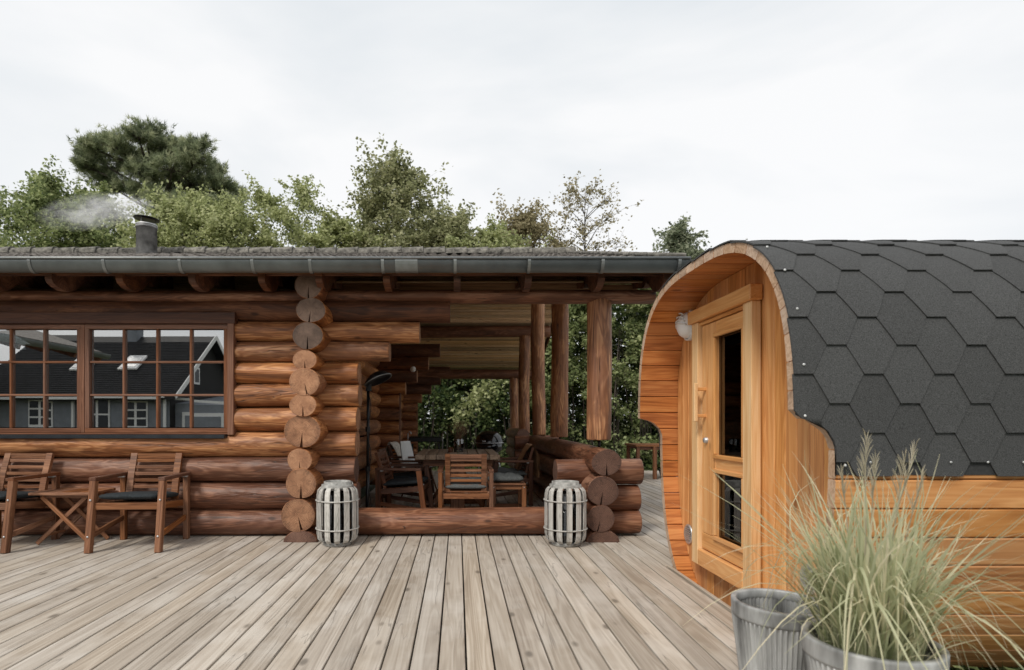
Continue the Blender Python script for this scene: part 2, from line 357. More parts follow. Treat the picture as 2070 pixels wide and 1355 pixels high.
M['blade'] = foliage('grass_blade', (.25, .285, .15), (.56, .585, .38), (.86, .78, .56), .5)
M['plume'] = foliage('grass_plume', (.28, .24, .16), (.46, .42, .31), (.62, .57, .44), .3)
M['leaf_h'] = foliage('leaf_bright_hedge', (.09, .12, .045), (.29, .35, .15), (.52, .55, .29), .5)
# ------------------------------------------------------------------ ground and deck
def plane(name, x0, x1, y0, y1, z, mat, kind='structure'):
    return tag(obj(name, mesh(name, [(x0, y0, z), (x1, y0, z), (x1, y1, z), (x0, y1, z)], [(0, 1, 2, 3)], mat)), kind=kind)
plane('ground', -900, 900, -900, 900, -.32, M['lawn'])
PITCH, BW = .126, .1170
deck = tag(link(bpy.data.objects.new('deck', None), None, T(0, 5, 0)), kind='structure')
def board_me(l, seed):
    me = box_me(l, BW, .028, M['deck'], .003); return me
x = -9.0+.03
i = 0
XE = 1.575
while x < 9.0:
    y0, y1 = .35, 12.4
    if x < -1.30: y1 = 5.50
    if x > XE-.03: y0 = 4.27
    segs = [(y0, y1)]
    if y1 > 6 and y0 < 4: c = 5.0+random.uniform(.35, .62); segs = [(y0, 5.42), (5.425, y1)]
    for a, b in segs:
        o = bar('board', deck, (x, a, -.014+random.uniform(-.0012, .0012)), (x, b, -.014+random.uniform(-.0012, .0012)), BW, .028, M['deck'], .003)
    x += PITCH; i += 1
obj('deck_frame', mesh('deck_frame', [(-9, .36, -.12), (XE, .36, -.12), (XE, 4.28, -.12), (9, 4.28, -.12), (9, 12.38, -.12), (-1.3, 12.38, -.12), (-1.3, 5.5, -.12), (-9, 5.5, -.12)], [tuple(range(8))], M['under']), deck)
bar('edge_board', deck, (XE+.012, .35, -.075), (XE+.012, 4.26, -.075), .024, .15, M['deck'])
bar('edge_board', deck, (XE, 12.42, -.09), (9, 12.42, -.09), .024, .17, M['deck'])

# ------------------------------------------------------------------ log house
HOUSE = thing('log_house', (-1.4, 5.4, 0), 'round log house with tiled roof, gutter and open log porch', 'house')
_ls = [0]
def logp(parent, p0, p1, r, mats, rz=None, crack=True, amp=.05, na=22, taper=0.0, name='log', half=False, ca=None):
    """one peeled round log with cracked end faces; rz = vertical radius"""
    _ls[0] += 1; rg = random.Random(_ls[0]*13+5)
    Mx, Lg = axisM(p0, p1); rz = rz or r
    nx = max(3, int(Lg/.11)); d = .055+rg.uniform(0, .035)
    ca = (-math.pi/2+rg.uniform(-.25, .25)) if ca is None else ca
    if half: angs = [math.pi*k/(na-1) for k in range(na)]
    else: angs = [ca+d+(2*math.pi-2*d)*k/(na-1) for k in range(na)]
    ph = [(rg.uniform(0, 6.3), rg.uniform(1.2, 4.5), rg.randint(1, 4), rg.uniform(.4, 1)) for _ in range(5)]
    hew = [(rg.uniform(0, 6.3), rg.uniform(7, 15), rg.randint(2, 6), rg.uniform(.15, .45)) for _ in range(5)]
    cw = (rg.uniform(0, 6.3), rg.uniform(.5, 1.1)); V = []; F = []; mi = []; sm = []
    xs = [0, .010]+[.010+(Lg-.02)*k/nx for k in range(1, nx)]+[Lg-.010, Lg]
    for j, x in enumerate(xs):
        e = .972 if j in (0, len(xs)-1) else 1.0
        tp = 1-taper*x/max(Lg, .01)
        oy = .012*math.sin(cw[0]+x*cw[1]*2); oz = .006*math.sin(cw[0]*2+x*cw[1]*1.7)
        for a in angs:
            m = sum(w*math.sin(p+x*f+k*a) for p, f, k, w in ph)/3 + sum(w*math.sin(p+x*f+k*a) for p, f, k, w in hew)/3
            q = 1+amp*m; q *= e*tp
            V.append((x, oy+r*q*math.cos(a), oz+rz*q*math.sin(a)))
    n = na; J = len(xs)
    for j in range(J-1):
        for k in range(n if not half else n-1):
            F.append((j*n+k, j*n+(k+1) % n, (j+1)*n+(k+1) % n, (j+1)*n+k)); mi.append(0); sm.append(True)
        if half: F.append((j*n+n-1, j*n, (j+1)*n, (j+1)*n+n-1)); mi.append(0); sm.append(False)
    for side in (0, 1):
        base = 0 if side == 0 else (J-1)*n; x = xs[0] if side == 0 else xs[-1]; inn = .05 if side == 0 else -.05
        c = len(V); ctr = (x, sum(V[base+k][1] for k in range(n))/n, sum(V[base+k][2] for k in range(n))/n)
        if half: ctr = (x, ctr[1], .02)
        V.append(ctr)
        for k in range(n-1):
            f = (c, base+k+1, base+k) if side == 0 else (c, base+k, base+k+1)
            F.append(f); mi.append(1); sm.append(False)
        a, b = V[base+n-1], V[base]
        if half: F.append((c, base, base+n-1)); mi.append(1); sm.append(False)
        elif crack:
            k = len(V); V += [(x+inn, *ctr[1:]), (x+inn, *a[1:]), (x+inn, *b[1:])]
            F += [(k, k+1, k+2), (c, base+n-1, k+1, k), (c, base, k+2, k)]; mi += [1, 1, 1]; sm += [False]*3
        else: F.append((c, base, base+n-1)); mi.append(1); sm.append(False)
    me = mesh(name, V, F, mats, mi, sm)
    return obj(name, me, parent, Mx)
WY = 5.43                                     # centre line of the front wall
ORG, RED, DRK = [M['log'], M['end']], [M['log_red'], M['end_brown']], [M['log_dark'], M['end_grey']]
# front wall courses: z bounds, right end x, stops at the window?
courses = [(.003, .247, 1.72, RED, 0), (.247, .505, -.95, RED, 0), (.505, .745, -.965, RED, 0), (.745, .989, -.955, RED, 0),
           (.989, 1.215, -.945, ORG, 1), (1.215, 1.436, -.93, ORG, 1), (1.436, 1.646, -.935, ORG, 1), (1.646, 1.837, -.645, ORG, 1),
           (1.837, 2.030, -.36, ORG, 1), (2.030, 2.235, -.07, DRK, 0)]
for z0, z1, xr, mt, win in courses:
    r = (z1-z0)/2*1.015; zc = (z0+z1)/2
    if win:
        logp(HOUSE, (-2.10, WY, zc), (xr, WY, zc), r*1.14, mt, rz=r)
        logp(HOUSE, (-9.0, WY, zc), (-4.95, WY, zc), r*1.14, mt, rz=r)
    elif mt is RED and z0 < .1:
        logp(HOUSE, (-9.0, WY, zc), (-1.5, WY, zc), r*1.14, mt, rz=r)
        logp(HOUSE, (-1.45, WY, zc+.005), (xr, WY, zc+.005), r*1.12, mt, rz=r)          # the sill log across the porch opening
    else: logp(HOUSE, (-9.0, WY, zc), (xr, WY, zc), r*1.14, [M['log'], M['end']] if z0 > .7 and z0 < 1 else mt, rz=r)
logp(HOUSE, (-9.0, WY, 2.265), (1.86, WY, 2.265), .122, [M['log_red'], M['end_grey']], rz=.064, amp=.02)   # eaves beam
# side wall logs, their ends showing in the corner column
ends = [(-1.418, .0, .15, .105, 'half'), (-1.420, .247, .155, .150, ORG), (-1.405, .52, .139, .136, ORG), (-1.405, .739, .112, .106, ORG), (-1.395, .989, .166, .150, ORG),
        (-1.369, 1.225, .122, .104, ORG), (-1.372, 1.439, .138, .124, ORG), (-1.356, 1.634, .108, .092, ORG), (-1.328, 1.841, .138, .124, 'g'), (-1.320, 2.073, .134, .112, 'g'), (-1.330, 2.292, .124, .118, 'g')]
for k, (x, z, rx, rz, kind) in enumerate(ends):
    mt = kind if isinstance(kind, list) else {'half': [M['log_red'], M['end_brown']], 'g': [M['log'], M['end_grey']]}[kind]
    y0 = 5.08+random.uniform(-.015, .015)
    if kind == 'half': logp(HOUSE, (x, 5.08, .001), (x, 6.2, .001), rx, mt, rz=rz, half=True)
    else:
        logp(HOUSE, (x, y0, z), (x, 5.75, z), rx, mt, rz=rz, amp=.03, na=30, taper=-.0)
        rr = .118; logp(HOUSE, (-1.40, 5.70, z), (-1.40, 13.7, z), rr*1.06, [M['log'], M['end']] if z < 9.0 else DRK, rz=(.116 if k else .11))
# two further stub walls crossing the side wall farther back, stepped out at the top
for Y, dark in ((9.5, True), (13.5, True)):
    for k in range(11):
        zc = .125+.213*k; xr = -.97 if zc < 1.5 else -.97+(zc-1.5)*(1.05 if Y > 10 else .9)
        logp(HOUSE, (-1.9, Y, zc), (xr, Y, zc), .112, [M['log'] if k < 8 else M['log_dark'], M['end']], amp=.03, na=16)
for Y in (9.5, 13.5):
    bar('end_board', HOUSE, (-.955, Y-.05, .0), (-.955, Y-.05, 1.55), .03, .05, M['trim_pale'] if False else M['chair'])
# low log parapet on the right with crossing stub logs
par = [(1.305, .005, .148, .11, 'half'), (1.285, .215, .128, .122, 0), (1.30, .464, .140, .136, 0), (1.332, .715, .136, .118, 0)]
for x, z, rx, rz, k in par:
    if k == 'half': logp(HOUSE, (x, 5.08, .001), (x, 9.6, .001), rx, RED, rz=rz, half=True)
    else: logp(HOUSE, (x, 5.08+random.uniform(-.01, .02), z), (x-.02, 9.62, z+.02), rx, RED, rz=rz, na=28)
for z, r, x0, x1 in ((.345, .124, .96, 1.72), (.595, .122, .93, 1.745)):
    logp(HOUSE, (x0, WY, z), (x1, WY, z), r, RED, na=24)
for z in (.24, .48, .72): logp(HOUSE, (.95, 9.5, z), (1.7, 9.5, z), .12, RED, na=14)
for z in (.12, .36, .60, .80): logp(HOUSE, (1.29, 11.25, z), (1.29, 13.7, z), .125, RED, na=16)
# posts, anchors and cross beams of the porch
posts = [(5.45, .905, 2.25, .116), (7.55, .872, 2.84, .113), (9.48, .855, 3.40, .112), (11.5, .845, 2.80, .112), (13.5, .835, 2.10, .105)]
for y, z0, z1, r in posts:
    logp(HOUSE, (1.355, y, z0), (1.345, y, z1), r, [M['log'], M['end']], na=22, amp=.04, name='post')
    tube('post_anchor', HOUSE, [(1.355, y, .80), (1.355, y, z0+.01)], .012, M['black'])
for y, z in ((7.55, 2.93), (9.48, 3.50), (11.5, 2.885), (13.5, 2.19)):
    logp(HOUSE, (-1.5, y, z), (1.86, y, z), .118, [M['log_red'], M['end_grey']], amp=.02, na=18, name='beam')
# windows
def window(x0, x1, z0=.975, z1=1.989, cols=4, rows=3):
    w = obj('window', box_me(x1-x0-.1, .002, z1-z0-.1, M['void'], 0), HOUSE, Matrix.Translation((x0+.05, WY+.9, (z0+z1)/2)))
    y = WY-.075; fr = .042
    for a, b in (((x0, y, z0+fr/2), (x1, y, z0+fr/2)), ((x0, y, z1-fr/2), (x1, y, z1-fr/2))): bar('frame', w, a, b, .07, fr, M['frame'])
    for xx in (x0+fr/2, x1-fr/2): bar('frame', w, (xx, y, z0+fr+.0005), (xx, y, z1-fr-.0005), fr, .066, M['frame'])
    iw = (x1-x0-2*fr); ih = z1-z0-2*fr
    for k in range(1, cols): xx = x0+fr+iw*k/cols; bar('muntin', w, (xx, y-.008, z0+fr), (xx, y-.008, z1-fr), .020, .030, M['frame'], .004)
    for k in range(1, rows): zz = z0+fr+ih*k/rows; bar('muntin', w, (x0+fr, y-.010, zz), (x1-fr, y-.010, zz), .030, .020, M['frame'], .004)
    for c in range(cols):
        for r in range(rows):
            cx = x0+fr+iw*(c+.5)/cols; cz = z0+fr+ih*(r+.5)/rows
            o = box('pane', w, (cx, y+.006, cz), (iw/cols-.016, .004, ih/rows-.016), M['win'], 0)
            o.matrix_basis = o.matrix_basis @ Matrix.Rotation(random.uniform(-.0015, .0015), 4, 'Z') @ Matrix.Rotation(random.uniform(-.0012, .0012), 4, 'X')
    return w
window(-3.490, -2.147); window(-4.865, -3.522)
bar('mullion', HOUSE, (-3.506, WY-.075, .975), (-3.506, WY-.075, 1.989), .030, .075, M['frame'])
for xx in (-2.118, -4.90): bar('casing', HOUSE, (xx, WY-.085, .955), (xx, WY-.085, 2.03), .058, .09, M['frame'])
bar('window_head', HOUSE, (-4.98, WY-.095, 2.045), (-2.075, WY-.095, 2.045), .08, .105, M['frame_dark'])
bar('window_sill', HOUSE, (-4.95, WY-.125, .940), (-2.155, WY-.125, .940), .10, .036, M['sill'])
bar('sill_strip', HOUSE, (-4.95, WY-.06, .966), (-2.14, WY-.06, .966), .12, .014, M['frame'])
# dark room behind the windows
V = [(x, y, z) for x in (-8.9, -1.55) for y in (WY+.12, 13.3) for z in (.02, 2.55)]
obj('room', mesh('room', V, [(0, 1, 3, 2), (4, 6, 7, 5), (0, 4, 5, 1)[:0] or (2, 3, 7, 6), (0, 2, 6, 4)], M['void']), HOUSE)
# roof: outer line z = 2.50 + .324 (y-4.93), ridge at y 9.5
SL = .3035; RY, EY = 9.5, 4.93
zo = lambda y: 2.485+SL*(y-EY) if y <= RY else 2.485+SL*(2*RY-EY-y)
XL, XR = -9.5, 1.93
roof = obj('roof', mesh('roof', [(x, y, zo(y)-d) for d in (.055, .125) for x in (XL, XR) for y in (EY+.02, RY, 2*RY-EY)],
        [(0, 1, 4, 3)[::-1], (1, 2, 5, 4)[::-1], (6, 7, 10, 9), (7, 8, 11, 10), (0, 6, 9, 3), (2, 5, 11, 8), (3, 9, 10, 4), (4, 10, 11, 5), (0, 1, 7, 6), (1, 2, 8, 7)], M['beam']), HOUSE)
for k in range(44):                            # boarded ceiling of the far slope and the strip over the porch
    y = 10.0+.104*k
    if y > 14.2: break
    bar('ceiling_board', roof, (-1.55, y, zo(y)-.235), (1.88, y, zo(y)-.235+random.uniform(-.004, .004)), .087, .018, M['ceiling'], .006, up=(0, SL, 1))
for k in range(36):
    y = 5.6+.104*k
    if y > 9.4: break
    bar('ceiling_board', roof, (-1.55, y, zo(y)-.235), (1.88, y, zo(y)-.235+random.uniform(-.004, .004)), .087, .018, M['ceiling'], .006, up=(0, -SL, 1))
def tile_geo(w=.32, l=.37, waves=2, n=9, amp=.023):
    V = []; F = []; N = n*waves
    for d in (0, 1):
        for j, (yy, zz) in enumerate(((0, .022), (l, 0))):
            for k in range(N+1):
                x = w*1.02*k/N; c = .5+.5*math.cos(2*math.pi*waves*(k/N)+math.pi)
                V.append((x, yy, zz+amp*(c**1.4)*2-(.016 if d else 0)))
    m = N+1
    for k in range(N):
        F.append((k, k+1, m+k+1, m+k)); F.append((2*m+k, 3*m+k, 3*m+k+1, 2*m+k+1)); F.append((k, 2*m+k, 2*m+k+1, k+1))
    return V, F
tv, tf = tile_geo(); tile_me = mesh('roof_tile', tv, tf, M['tile'], smooth=[i % 3 != 2 for i in range(len(tf))])
tmoss = mesh('roof_tile_m', tv, tf, M['tile_moss'], smooth=[i % 3 != 2 for i in range(len(tf))])
TW, TE = .32, .333; nrow = int((RY-EY)/TE*math.sqrt(1+SL*SL))
Rs = Matrix.Rotation(math.atan(SL), 4, 'X'); ncol = int((XR-XL)/TW)
far = []
for r in range(nrow+1):
    for c in range(ncol+1):
        x = XR-TW*(c+1)+.01; yy = EY-.03+r*TE*math.cos(math.atan(SL)); Mx = Matrix.Translation((x, yy, zo(yy)-.044+random.uniform(-.003, .003))) @ Rs @ Matrix.Rotation(random.uniform(-.006, .006), 4, 'Z')
        if r < 3 and x > -5.6: obj('roof_tile', tmoss if random.random() < .25 or c < 2 else tile_me, roof, Mx)
        else: far.append(Mx)
A = np.array(tv); allv = []; allf = []
for Mx in far:
    m3 = np.array(Mx); o = len(allv)*len(tv); allv.append(A @ m3[:3, :3].T+m3[:3, 3]); allf += [tuple(i+o for i in f) for f in tf]
tag(obj('roof_tile_field', mesh('roof_tile_field', np.concatenate(allv), allf, M['tile'], smooth=[i % 3 != 2 for i in range(len(allf))]), roof), kind='stuff')
# ridge caps
rv, rf = [], []
for j, (xx, r) in enumerate(((0, .135), (.05, .128), (.40, .112))):
    for k in range(11): a = math.pi*(-.05+1.1*k/10); rv.append((xx, r*math.cos(a), r*math.sin(a)*.85))
for j in range(2):
    for k in range(10): rf.append((j*11+k, j*11+k+1, (j+1)*11+k+1, (j+1)*11+k))
rf.append(tuple(range(11)))
ridge_me = mesh('ridge_tile', rv, rf, M['tile_moss'], smooth=[True]*20+[False])
x = XR+.02
while x > -9.4:
    obj('ridge_tile', ridge_me, roof, Matrix.Translation((x, RY, zo(RY)+.004+random.uniform(-.006, .006))) @ Matrix.Rotation(math.pi, 4, 'Z') @ Matrix.Rotation(.02, 4, 'Y')); x -= .36
# verge board, mossy verge caps, fascia
for s in (1, -1):
    ye = EY if s > 0 else 2*RY-EY
    bar('verge_board', roof, (XR+.03, ye, zo(ye)-.12), (XR+.03, RY, zo(RY)-.12), .028, .20, M['beam'])
for k in range(14):
    y0 = EY-.02+k*.33; y1 = y0+.35
    bar('verge_tile', roof, (XR-.035, y0, zo(y0)+.040), (XR-.035, y1, zo(y1)+.030), .17, .035, M['tile_moss'], .012)
bar('fascia_board', roof, (XL, EY+.03, 2.395), (XR, EY+.03, 2.395), .022, .05, M['eave'])
for z in (2.455, 2.545, 2.635): bar('eave_board', HOUSE, (-9, 5.885, z), (1.86, 5.885, z), .022, .084, M['eave'])
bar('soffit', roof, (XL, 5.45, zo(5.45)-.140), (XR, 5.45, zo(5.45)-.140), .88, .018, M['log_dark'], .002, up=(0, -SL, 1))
# carved rafter tails
prof = [(4.98, 2.40), (4.98, 2.33), (5.00, 2.30), (5.06, 2.275), (5.14, 2.262), (5.21, 2.266), (5.29, 2.300), (5.36, 2.350), (5.43, 2.400), (5.46, 2.415), (5.49, 2.398), (5.53, 2.380), (5.60, 2.388), (5.90, 2.455), (5.9, zo(5.9)-.128), (4.98, zo(4.98)-.128)]
for x in (-5.45, -4.82, -4.2, -3.585, -2.966, -2.33, -1.72, -1.217, -.624, -.004, .62, 1.26, 1.84):
    prism('rafter', HOUSE, [(y, z) for y, z in prof], 'x', -.03, .03, M['log_dark'], Matrix.Translation((x, 0, 0)))  # shade on the rafter sides is put into this dark wood colour
# gutter
GY, GZ = 4.855, 2.455
def gutter_geo(r, x0, x1, rz, lip=True, n=14):
    V = []; F = []; pts = [(GY+r*math.cos(math.pi+math.pi*k/n), GZ+rz*math.sin(math.pi+math.pi*k/n)) for k in range(n+1)]
    inn = [(GY+(r-.004)*math.cos(2*math.pi-math.pi*k/n), GZ+(rz-.004)*math.sin(2*math.pi-math.pi*k/n)) for k in range(n+1)]
    return pts+inn
gut = prism('gutter', HOUSE, gutter_geo(.068, 0, 0, .105), 'x', XL, XR+.03, M['gutter'])
gut.data.polygons.foreach_set('use_smooth', [False, False]+[True]*(len(gut.data.polygons)-2))
tube('bead', gut, [(XL, GY-.070, GZ+.002), (XR+.03, GY-.070, GZ+.002)], .011, M['gutter_l'], 10)
prism('end_cap', gut, [(GY+.069*math.cos(math.pi+math.pi*k/14), GZ+.106*math.sin(math.pi+math.pi*k/14)) for k in range(15)], 'x', XR+.028, XR+.036, M['gutter'])
for px in (-80, 70, 218, 370, 515, 630, 775, 920, 1068, 1215, 1368):
    prism('gutter_bracket', gut, gutter_geo(.0745, 0, 0, .1115), 'x', -.013, .013, M['gutter_l'], Matrix.Translation(((px-925)*GY/1150, 0, 0)))
prism('joint_sleeve', gut, gutter_geo(.071, 0, 0, .108), 'x', (800-925)*GY/1150, (845-925)*GY/1150, M['gutter_l'])
# chimney
ch = lathe('chimney', roof, [(.15, 3.3), (.15, 4.12), (.156, 4.12), (.156, 4.16), (.150, 4.16), (.150, 4.19), (.13, 4.19), (.13, 3.6)], M['soot'], Matrix.Translation((-4.92, 9.0, 0)))
lathe('collar_band', ch, [(.153, 4.165), (.158, 4.168), (.158, 4.182), (.153, 4.185)], M['steel'], Matrix.Translation((-4.92, 9.0, 0)))
lathe('chimney_cap', ch, [(.0, .018), (.10, .012), (.188, -.004), (.188, -.012), (.0, .004)], M['black'], Matrix.Translation((-4.92, 9.0, 4.285)) @ Matrix.Rotation(.05, 4, 'Y'))
for a in (0.4, 2.5, 4.6): tube('cap_strut', ch, [(-4.92+.13*math.cos(a), 9+.13*math.sin(a), 4.1), (-4.92+.13*math.cos(a), 9+.13*math.sin(a), 4.28)], .006, M['soot'], 6)
# small white bulkhead lamp in the porch corner
lathe('wall_lamp', HOUSE, [(0, .05), (.03, .045), (.045, .02), (.048, 0), (0, 0)], M['white'], Matrix.Translation((-.73, 9.30, 1.93)) @ Matrix.Rotation(R(90), 4, 'X'), 16)
# wing of the house out of frame on the left, seen only mirrored in the panes
WX = -7.2
wing = prism('wing_roof', HOUSE, [(WX, 2.48), (WX-4, 3.8), (WX-4, 3.7), (WX, 2.36)], 'y', -.8, 4.9, M['tile'])
prism('wing_gutter', HOUSE, [(WX+.07+.07*math.cos(math.pi+math.pi*k/10), 2.44+.10*math.sin(math.pi+math.pi*k/10)) for k in range(11)], 'y', -.85, 4.7, M['gutter'])
for k in range(10): logp(HOUSE, (WX-3.0, -.4, .12+.24*k), (WX-3.0, 5.2, .12+.24*k), .125, ORG if k > 3 else RED, na=12)
for y in (-.7, 0, .7, 1.4, 2.1, 2.8, 3.5, 4.2): bar('rafter', HOUSE, (WX+.02, y, 2.33), (WX-1.5, y, 2.82), .06, .14, M['beam'])
# ------------------------------------------------------------------ barrel sauna
SAU = thing('barrel_sauna', (2.6, 3.45, -.27), 'orange wooden barrel sauna with glazed door and grey hexagon shingles', 'sauna')
SYC, SZC, SA, SBU, SBL, SN = 3.45, 1.03, 1.045, 1.02, 1.30, 2.6
SNU = 2.95
NP = 1600
def se(t, off=0.0):
    c, s = math.cos(t), math.sin(t); b = SBU if s >= 0 else SBL
    n = SNU if s >= 0 else SN; e = lambda v: math.copysign(abs(v)**(2/n), v)
    return Vector((SYC-SA*e(c), SZC+b*e(s)))
_pts = [se(2*math.pi*k/NP) for k in range(NP)]          # starts at the near side, goes up, over and round
_s = [0.0]
for k in range(NP): _s.append(_s[-1]+(_pts[(k+1) % NP]-_pts[k]).length)
PER = _s[-1]
def arc(s, off=0.0):
    s %= PER; k = int(np.searchsorted(_s, s, 'right'))-1; k = min(k, NP-1); f = (s-_s[k])/max(1e-9, _s[k+1]-_s[k])
    p = _pts[k].lerp(_pts[(k+1) % NP], f); a = _pts[(k-6) % NP]; b = _pts[(k+7) % NP]; d = (b-a).normalized()
    n = Vector((-d.y, d.x))
    if n.dot(p-Vector((SYC, SZC-.1))) < 0: n = -n
    return p+n*off
XU, XLO, XB = 1.425, 1.60, 4.6
def xfront(z):
    t = (1.10-z)/.145
    return XU if t <= 0 else (XLO if t >= 1 else XU+(XLO-XU)*math.sqrt(max(0, 1-(1-t)**2)))
NS = round(PER/.127); DS = PER/NS; TH = .050; SH = .06
for k in range(NS):
    s0 = k*DS+SH+.0018; s1 = (k+1)*DS+SH-.0018; seg = 6; V = []; F = []; mi = []
    prof = []
    for j in range(seg+1):
        s = (s0, s0+.005, s0+(s1-s0)*.35, (s0+s1)/2, s0+(s1-s0)*.65, s1-.005, s1)[j]; ch = .006 if j in (0, seg) else 0
        prof.append((arc(s, -ch), arc(s, -TH+ch)))
    for po, pi in prof:
        xf = xfront(po.y)
        V += [(xf, po.x, po.y), (xf, pi.x, pi.y), (XB, pi.x, pi.y), (XB, po.x, po.y)]
    for j in range(seg):
        a, b = j*4, j*4+4
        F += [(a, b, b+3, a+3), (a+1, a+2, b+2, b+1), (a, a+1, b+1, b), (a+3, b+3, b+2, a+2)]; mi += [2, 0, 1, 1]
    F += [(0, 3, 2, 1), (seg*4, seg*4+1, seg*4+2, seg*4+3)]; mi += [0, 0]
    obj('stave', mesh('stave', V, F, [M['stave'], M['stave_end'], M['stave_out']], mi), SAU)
# front and back walls of upright boards
XW = 1.715
def half_h(y):          # z limits of the inner oval at y
    u = min(.9999, abs((y-SYC)/(SA-TH-.002))); return SZC-(SBL-TH)*(1-u**SN)**(1/SN), SZC+(SBU-TH)*(1-u**SNU)**(1/SNU)
def wall(x, th, name, mat):
    y = SYC-SA+TH+.004; w = .104
    while y < SYC+SA-TH-.01:
        y1 = min(y+w-.002, SYC+SA-TH-.003); n = 4; V = []; F = []
        for j in range(n+1):
            yy = (y, y+.004, (y+y1)/2, y1-.004, y1)[j]; a, b = half_h(yy); dx = .004 if j in (0, n) else 0
            V += [(x+dx, yy, a), (x+dx, yy, b), (x+th, yy, b), (x+th, yy, a)]
        for j in range(n):
            a, b = 4*j, 4*j+4; F += [(a, a+1, b+1, b), (a+2, a+3, b+3, b+2), (a+1, a+2, b+2, b+1), (a+3, a, b, b+3)]
        F += [(0, 3, 2, 1), (4*n, 4*n+1, 4*n+2, 4*n+3)]
        # leave out the boards behind the glazing
        if name == 'wall_board' and y > 3.30 and y1 < 3.74:
            bot = half_h(y)[0]; top = half_h(y)[1]
            bar(name, SAU, (x+th/2, (y+y1)/2, bot), (x+th/2, (y+y1)/2, .30), y1-y, th, mat, .003, up=(1, 0, 0)) if False else None
            for za, zb in ((bot, .315), (1.66, top-.004)):
                V2 = [(xx, yy, zz) for xx in (x, x+th) for yy in (y, y1) for zz in (za, zb)]
                obj(name, mesh(name, V2, [(0, 1, 3, 2), (4, 6, 7, 5), (0, 4, 5, 1), (2, 3, 7, 6), (1, 5, 7, 3), (0, 2, 6, 4)], mat), SAU)
        else: obj(name, mesh(name, V, F, mat), SAU)
        y += w
wall(XW, .04, 'wall_board', M['sauna']); wall(4.35, .04, 'back_board', M['sauna'])
# dark trim line where wall meets the staves (gasket)
# door: frame posts, lintel, leaf, glazing
FX = XW-.030
def vpost(name, par, y, z0, z1, w, th, x, mat): return bar(name, par, (x, y, z0), (x, y, z1), w, th, mat, .004, up=(1, 0, 0))
vpost('door_post', SAU, 3.975, .095, 1.766, .10, .055, FX-.002, M['trim_pale']); vpost('door_post', SAU, 3.255, .095, 1.766, .10, .055, FX-.002, M['trim_pale'])
bar('lintel', SAU, (FX-.012, 3.185, 1.811), (FX-.012, 4.05, 1.811), .075, .089, M['sauna_x'], .005)
bar('threshold', SAU, (FX-.004, 3.306, .150), (FX-.004, 3.924, .150), .055, .11, M['sauna_x'], .005)
bar('drip_rail', SAU, (FX+.004, 3.306, 1.752), (FX+.004, 3.924, 1.752), .045, .022, M['sauna_x'], .003)
door = obj('door', box_me(.594, .034, .110, M['sauna_x'], .003), SAU, Matrix.Translation((XW-.018, 3.318, .268)) @ Matrix.Rotation(R(90), 4, 'Z'))
DX = XW-.018
for y in (3.3465, 3.810): pass
vpost('stile', door, 3.329, .325, 1.735, .022, .034, DX, M['sauna_x']); vpost('stile', door, 3.806, .325, 1.735, .205, .034, DX, M['sauna_x'])
bar('rail', door, (DX, 3.341, .808), (DX, 3.703, .808), .034, .105, M['sauna_x']); bar('rail', door, (DX, 3.341, 1.688), (DX, 3.703, 1.688), .034, .094, M['sauna_x'])
for z0, z1 in ((.332, .753), (.862, 1.636)):
    bar('pane', door, (DX+.008, 3.340, (z0+z1)/2), (DX+.008, 3.704, (z0+z1)/2), .006, z1-z0+.03, M['win_dark'], 0)
    for z in (z0-.008, z1+.008): bar('bead', door, (DX-.020, 3.325, z), (DX-.020, 3.720, z), .022, .026, M['sauna_x'], .003)
    for y in (3.334, 3.710): vpost('bead', door, y, z0+.006, z1-.006, .024, .022, DX-.020, M['sauna_x'])
hd = vpost('handle', door, 3.855, 1.08, 1.34, .028, .024, DX-.085, M['trim_pale'])
for z in (1.12, 1.30): bar('peg', hd, (DX-.080, 3.855, z), (DX-.012, 3.855, z), .022, .022, M['sauna_x'])
hd2 = vpost('handle', door, 3.68, 1.08, 1.34, .028, .024, DX+.075, M['sauna_x'])
for z in (1.12, 1.30): bar('peg', hd2, (DX+.068, 3.68, z), (DX+.012, 3.72, z), .02, .02, M['sauna_x'])
RX = Matrix.Rotation(R(-90), 4, 'Y')
lathe('lock', door, [(0, .022), (.016, .022), (.020, .010), (.022, 0)], M['steel'], Matrix.Translation((DX-.016, 3.835, .955)) @ RX, 16)
# bulkhead lamp with louvres
LM = Matrix.Translation((XW-.001, 4.165, 1.785)) @ RX
lamp = lathe('lamp', SAU, [(.112, 0), (.112, .03), (.104, .036), (.098, .03)], M['white'], LM, 32)
lathe('globe', lamp, [(.096, .02), (.092, .05), (.078, .075), (.05, .094), (.02, .101), (0, .102)], M['nb_white'], LM, 28)
for k in range(4):
    zz = -.012+.026*k; pts = [( (.086-.012*k)*math.cos(a)*1.0, 0, 0) for a in (0,)]
    arcp = []
    for j in range(9):
        a = -1.1+2.2*j/8; rr = .1-.001*k; y = rr*math.sin(a)*(1-.1*k); arcp.append((zz+.03*math.cos(a)-.01, y*math.sqrt(max(.05, 1-(zz/.11)**2)), .035+.07*math.sqrt(max(0, 1-(y/.11)**2-(zz/.13)**2))))
    tube('louvre', lamp, arcp, .006, M['white'], 6, LM)
box('plate', SAU, (XW-.006, 4.045, 1.615), (.008, .035, .05), M['frame'])
for y, z in ((4.215, .246), (2.765, .315)):
    vmx = Matrix.Translation((XW-.002, y, z)) @ RX
    vt = lathe('vent', SAU, [(.074, 0), (.074, .006), (.062, .012), (.058, .005), (0, .004)], M['steel'], vmx, 28)
    for k in range(7):
        q = -.045+.015*k; h = math.sqrt(.056**2-q*q)
        bar('vent_slat', vt, (XW-.012, y-h, z+q), (XW-.012, y+h, z+q), .010, .006, M['steel'], .001)
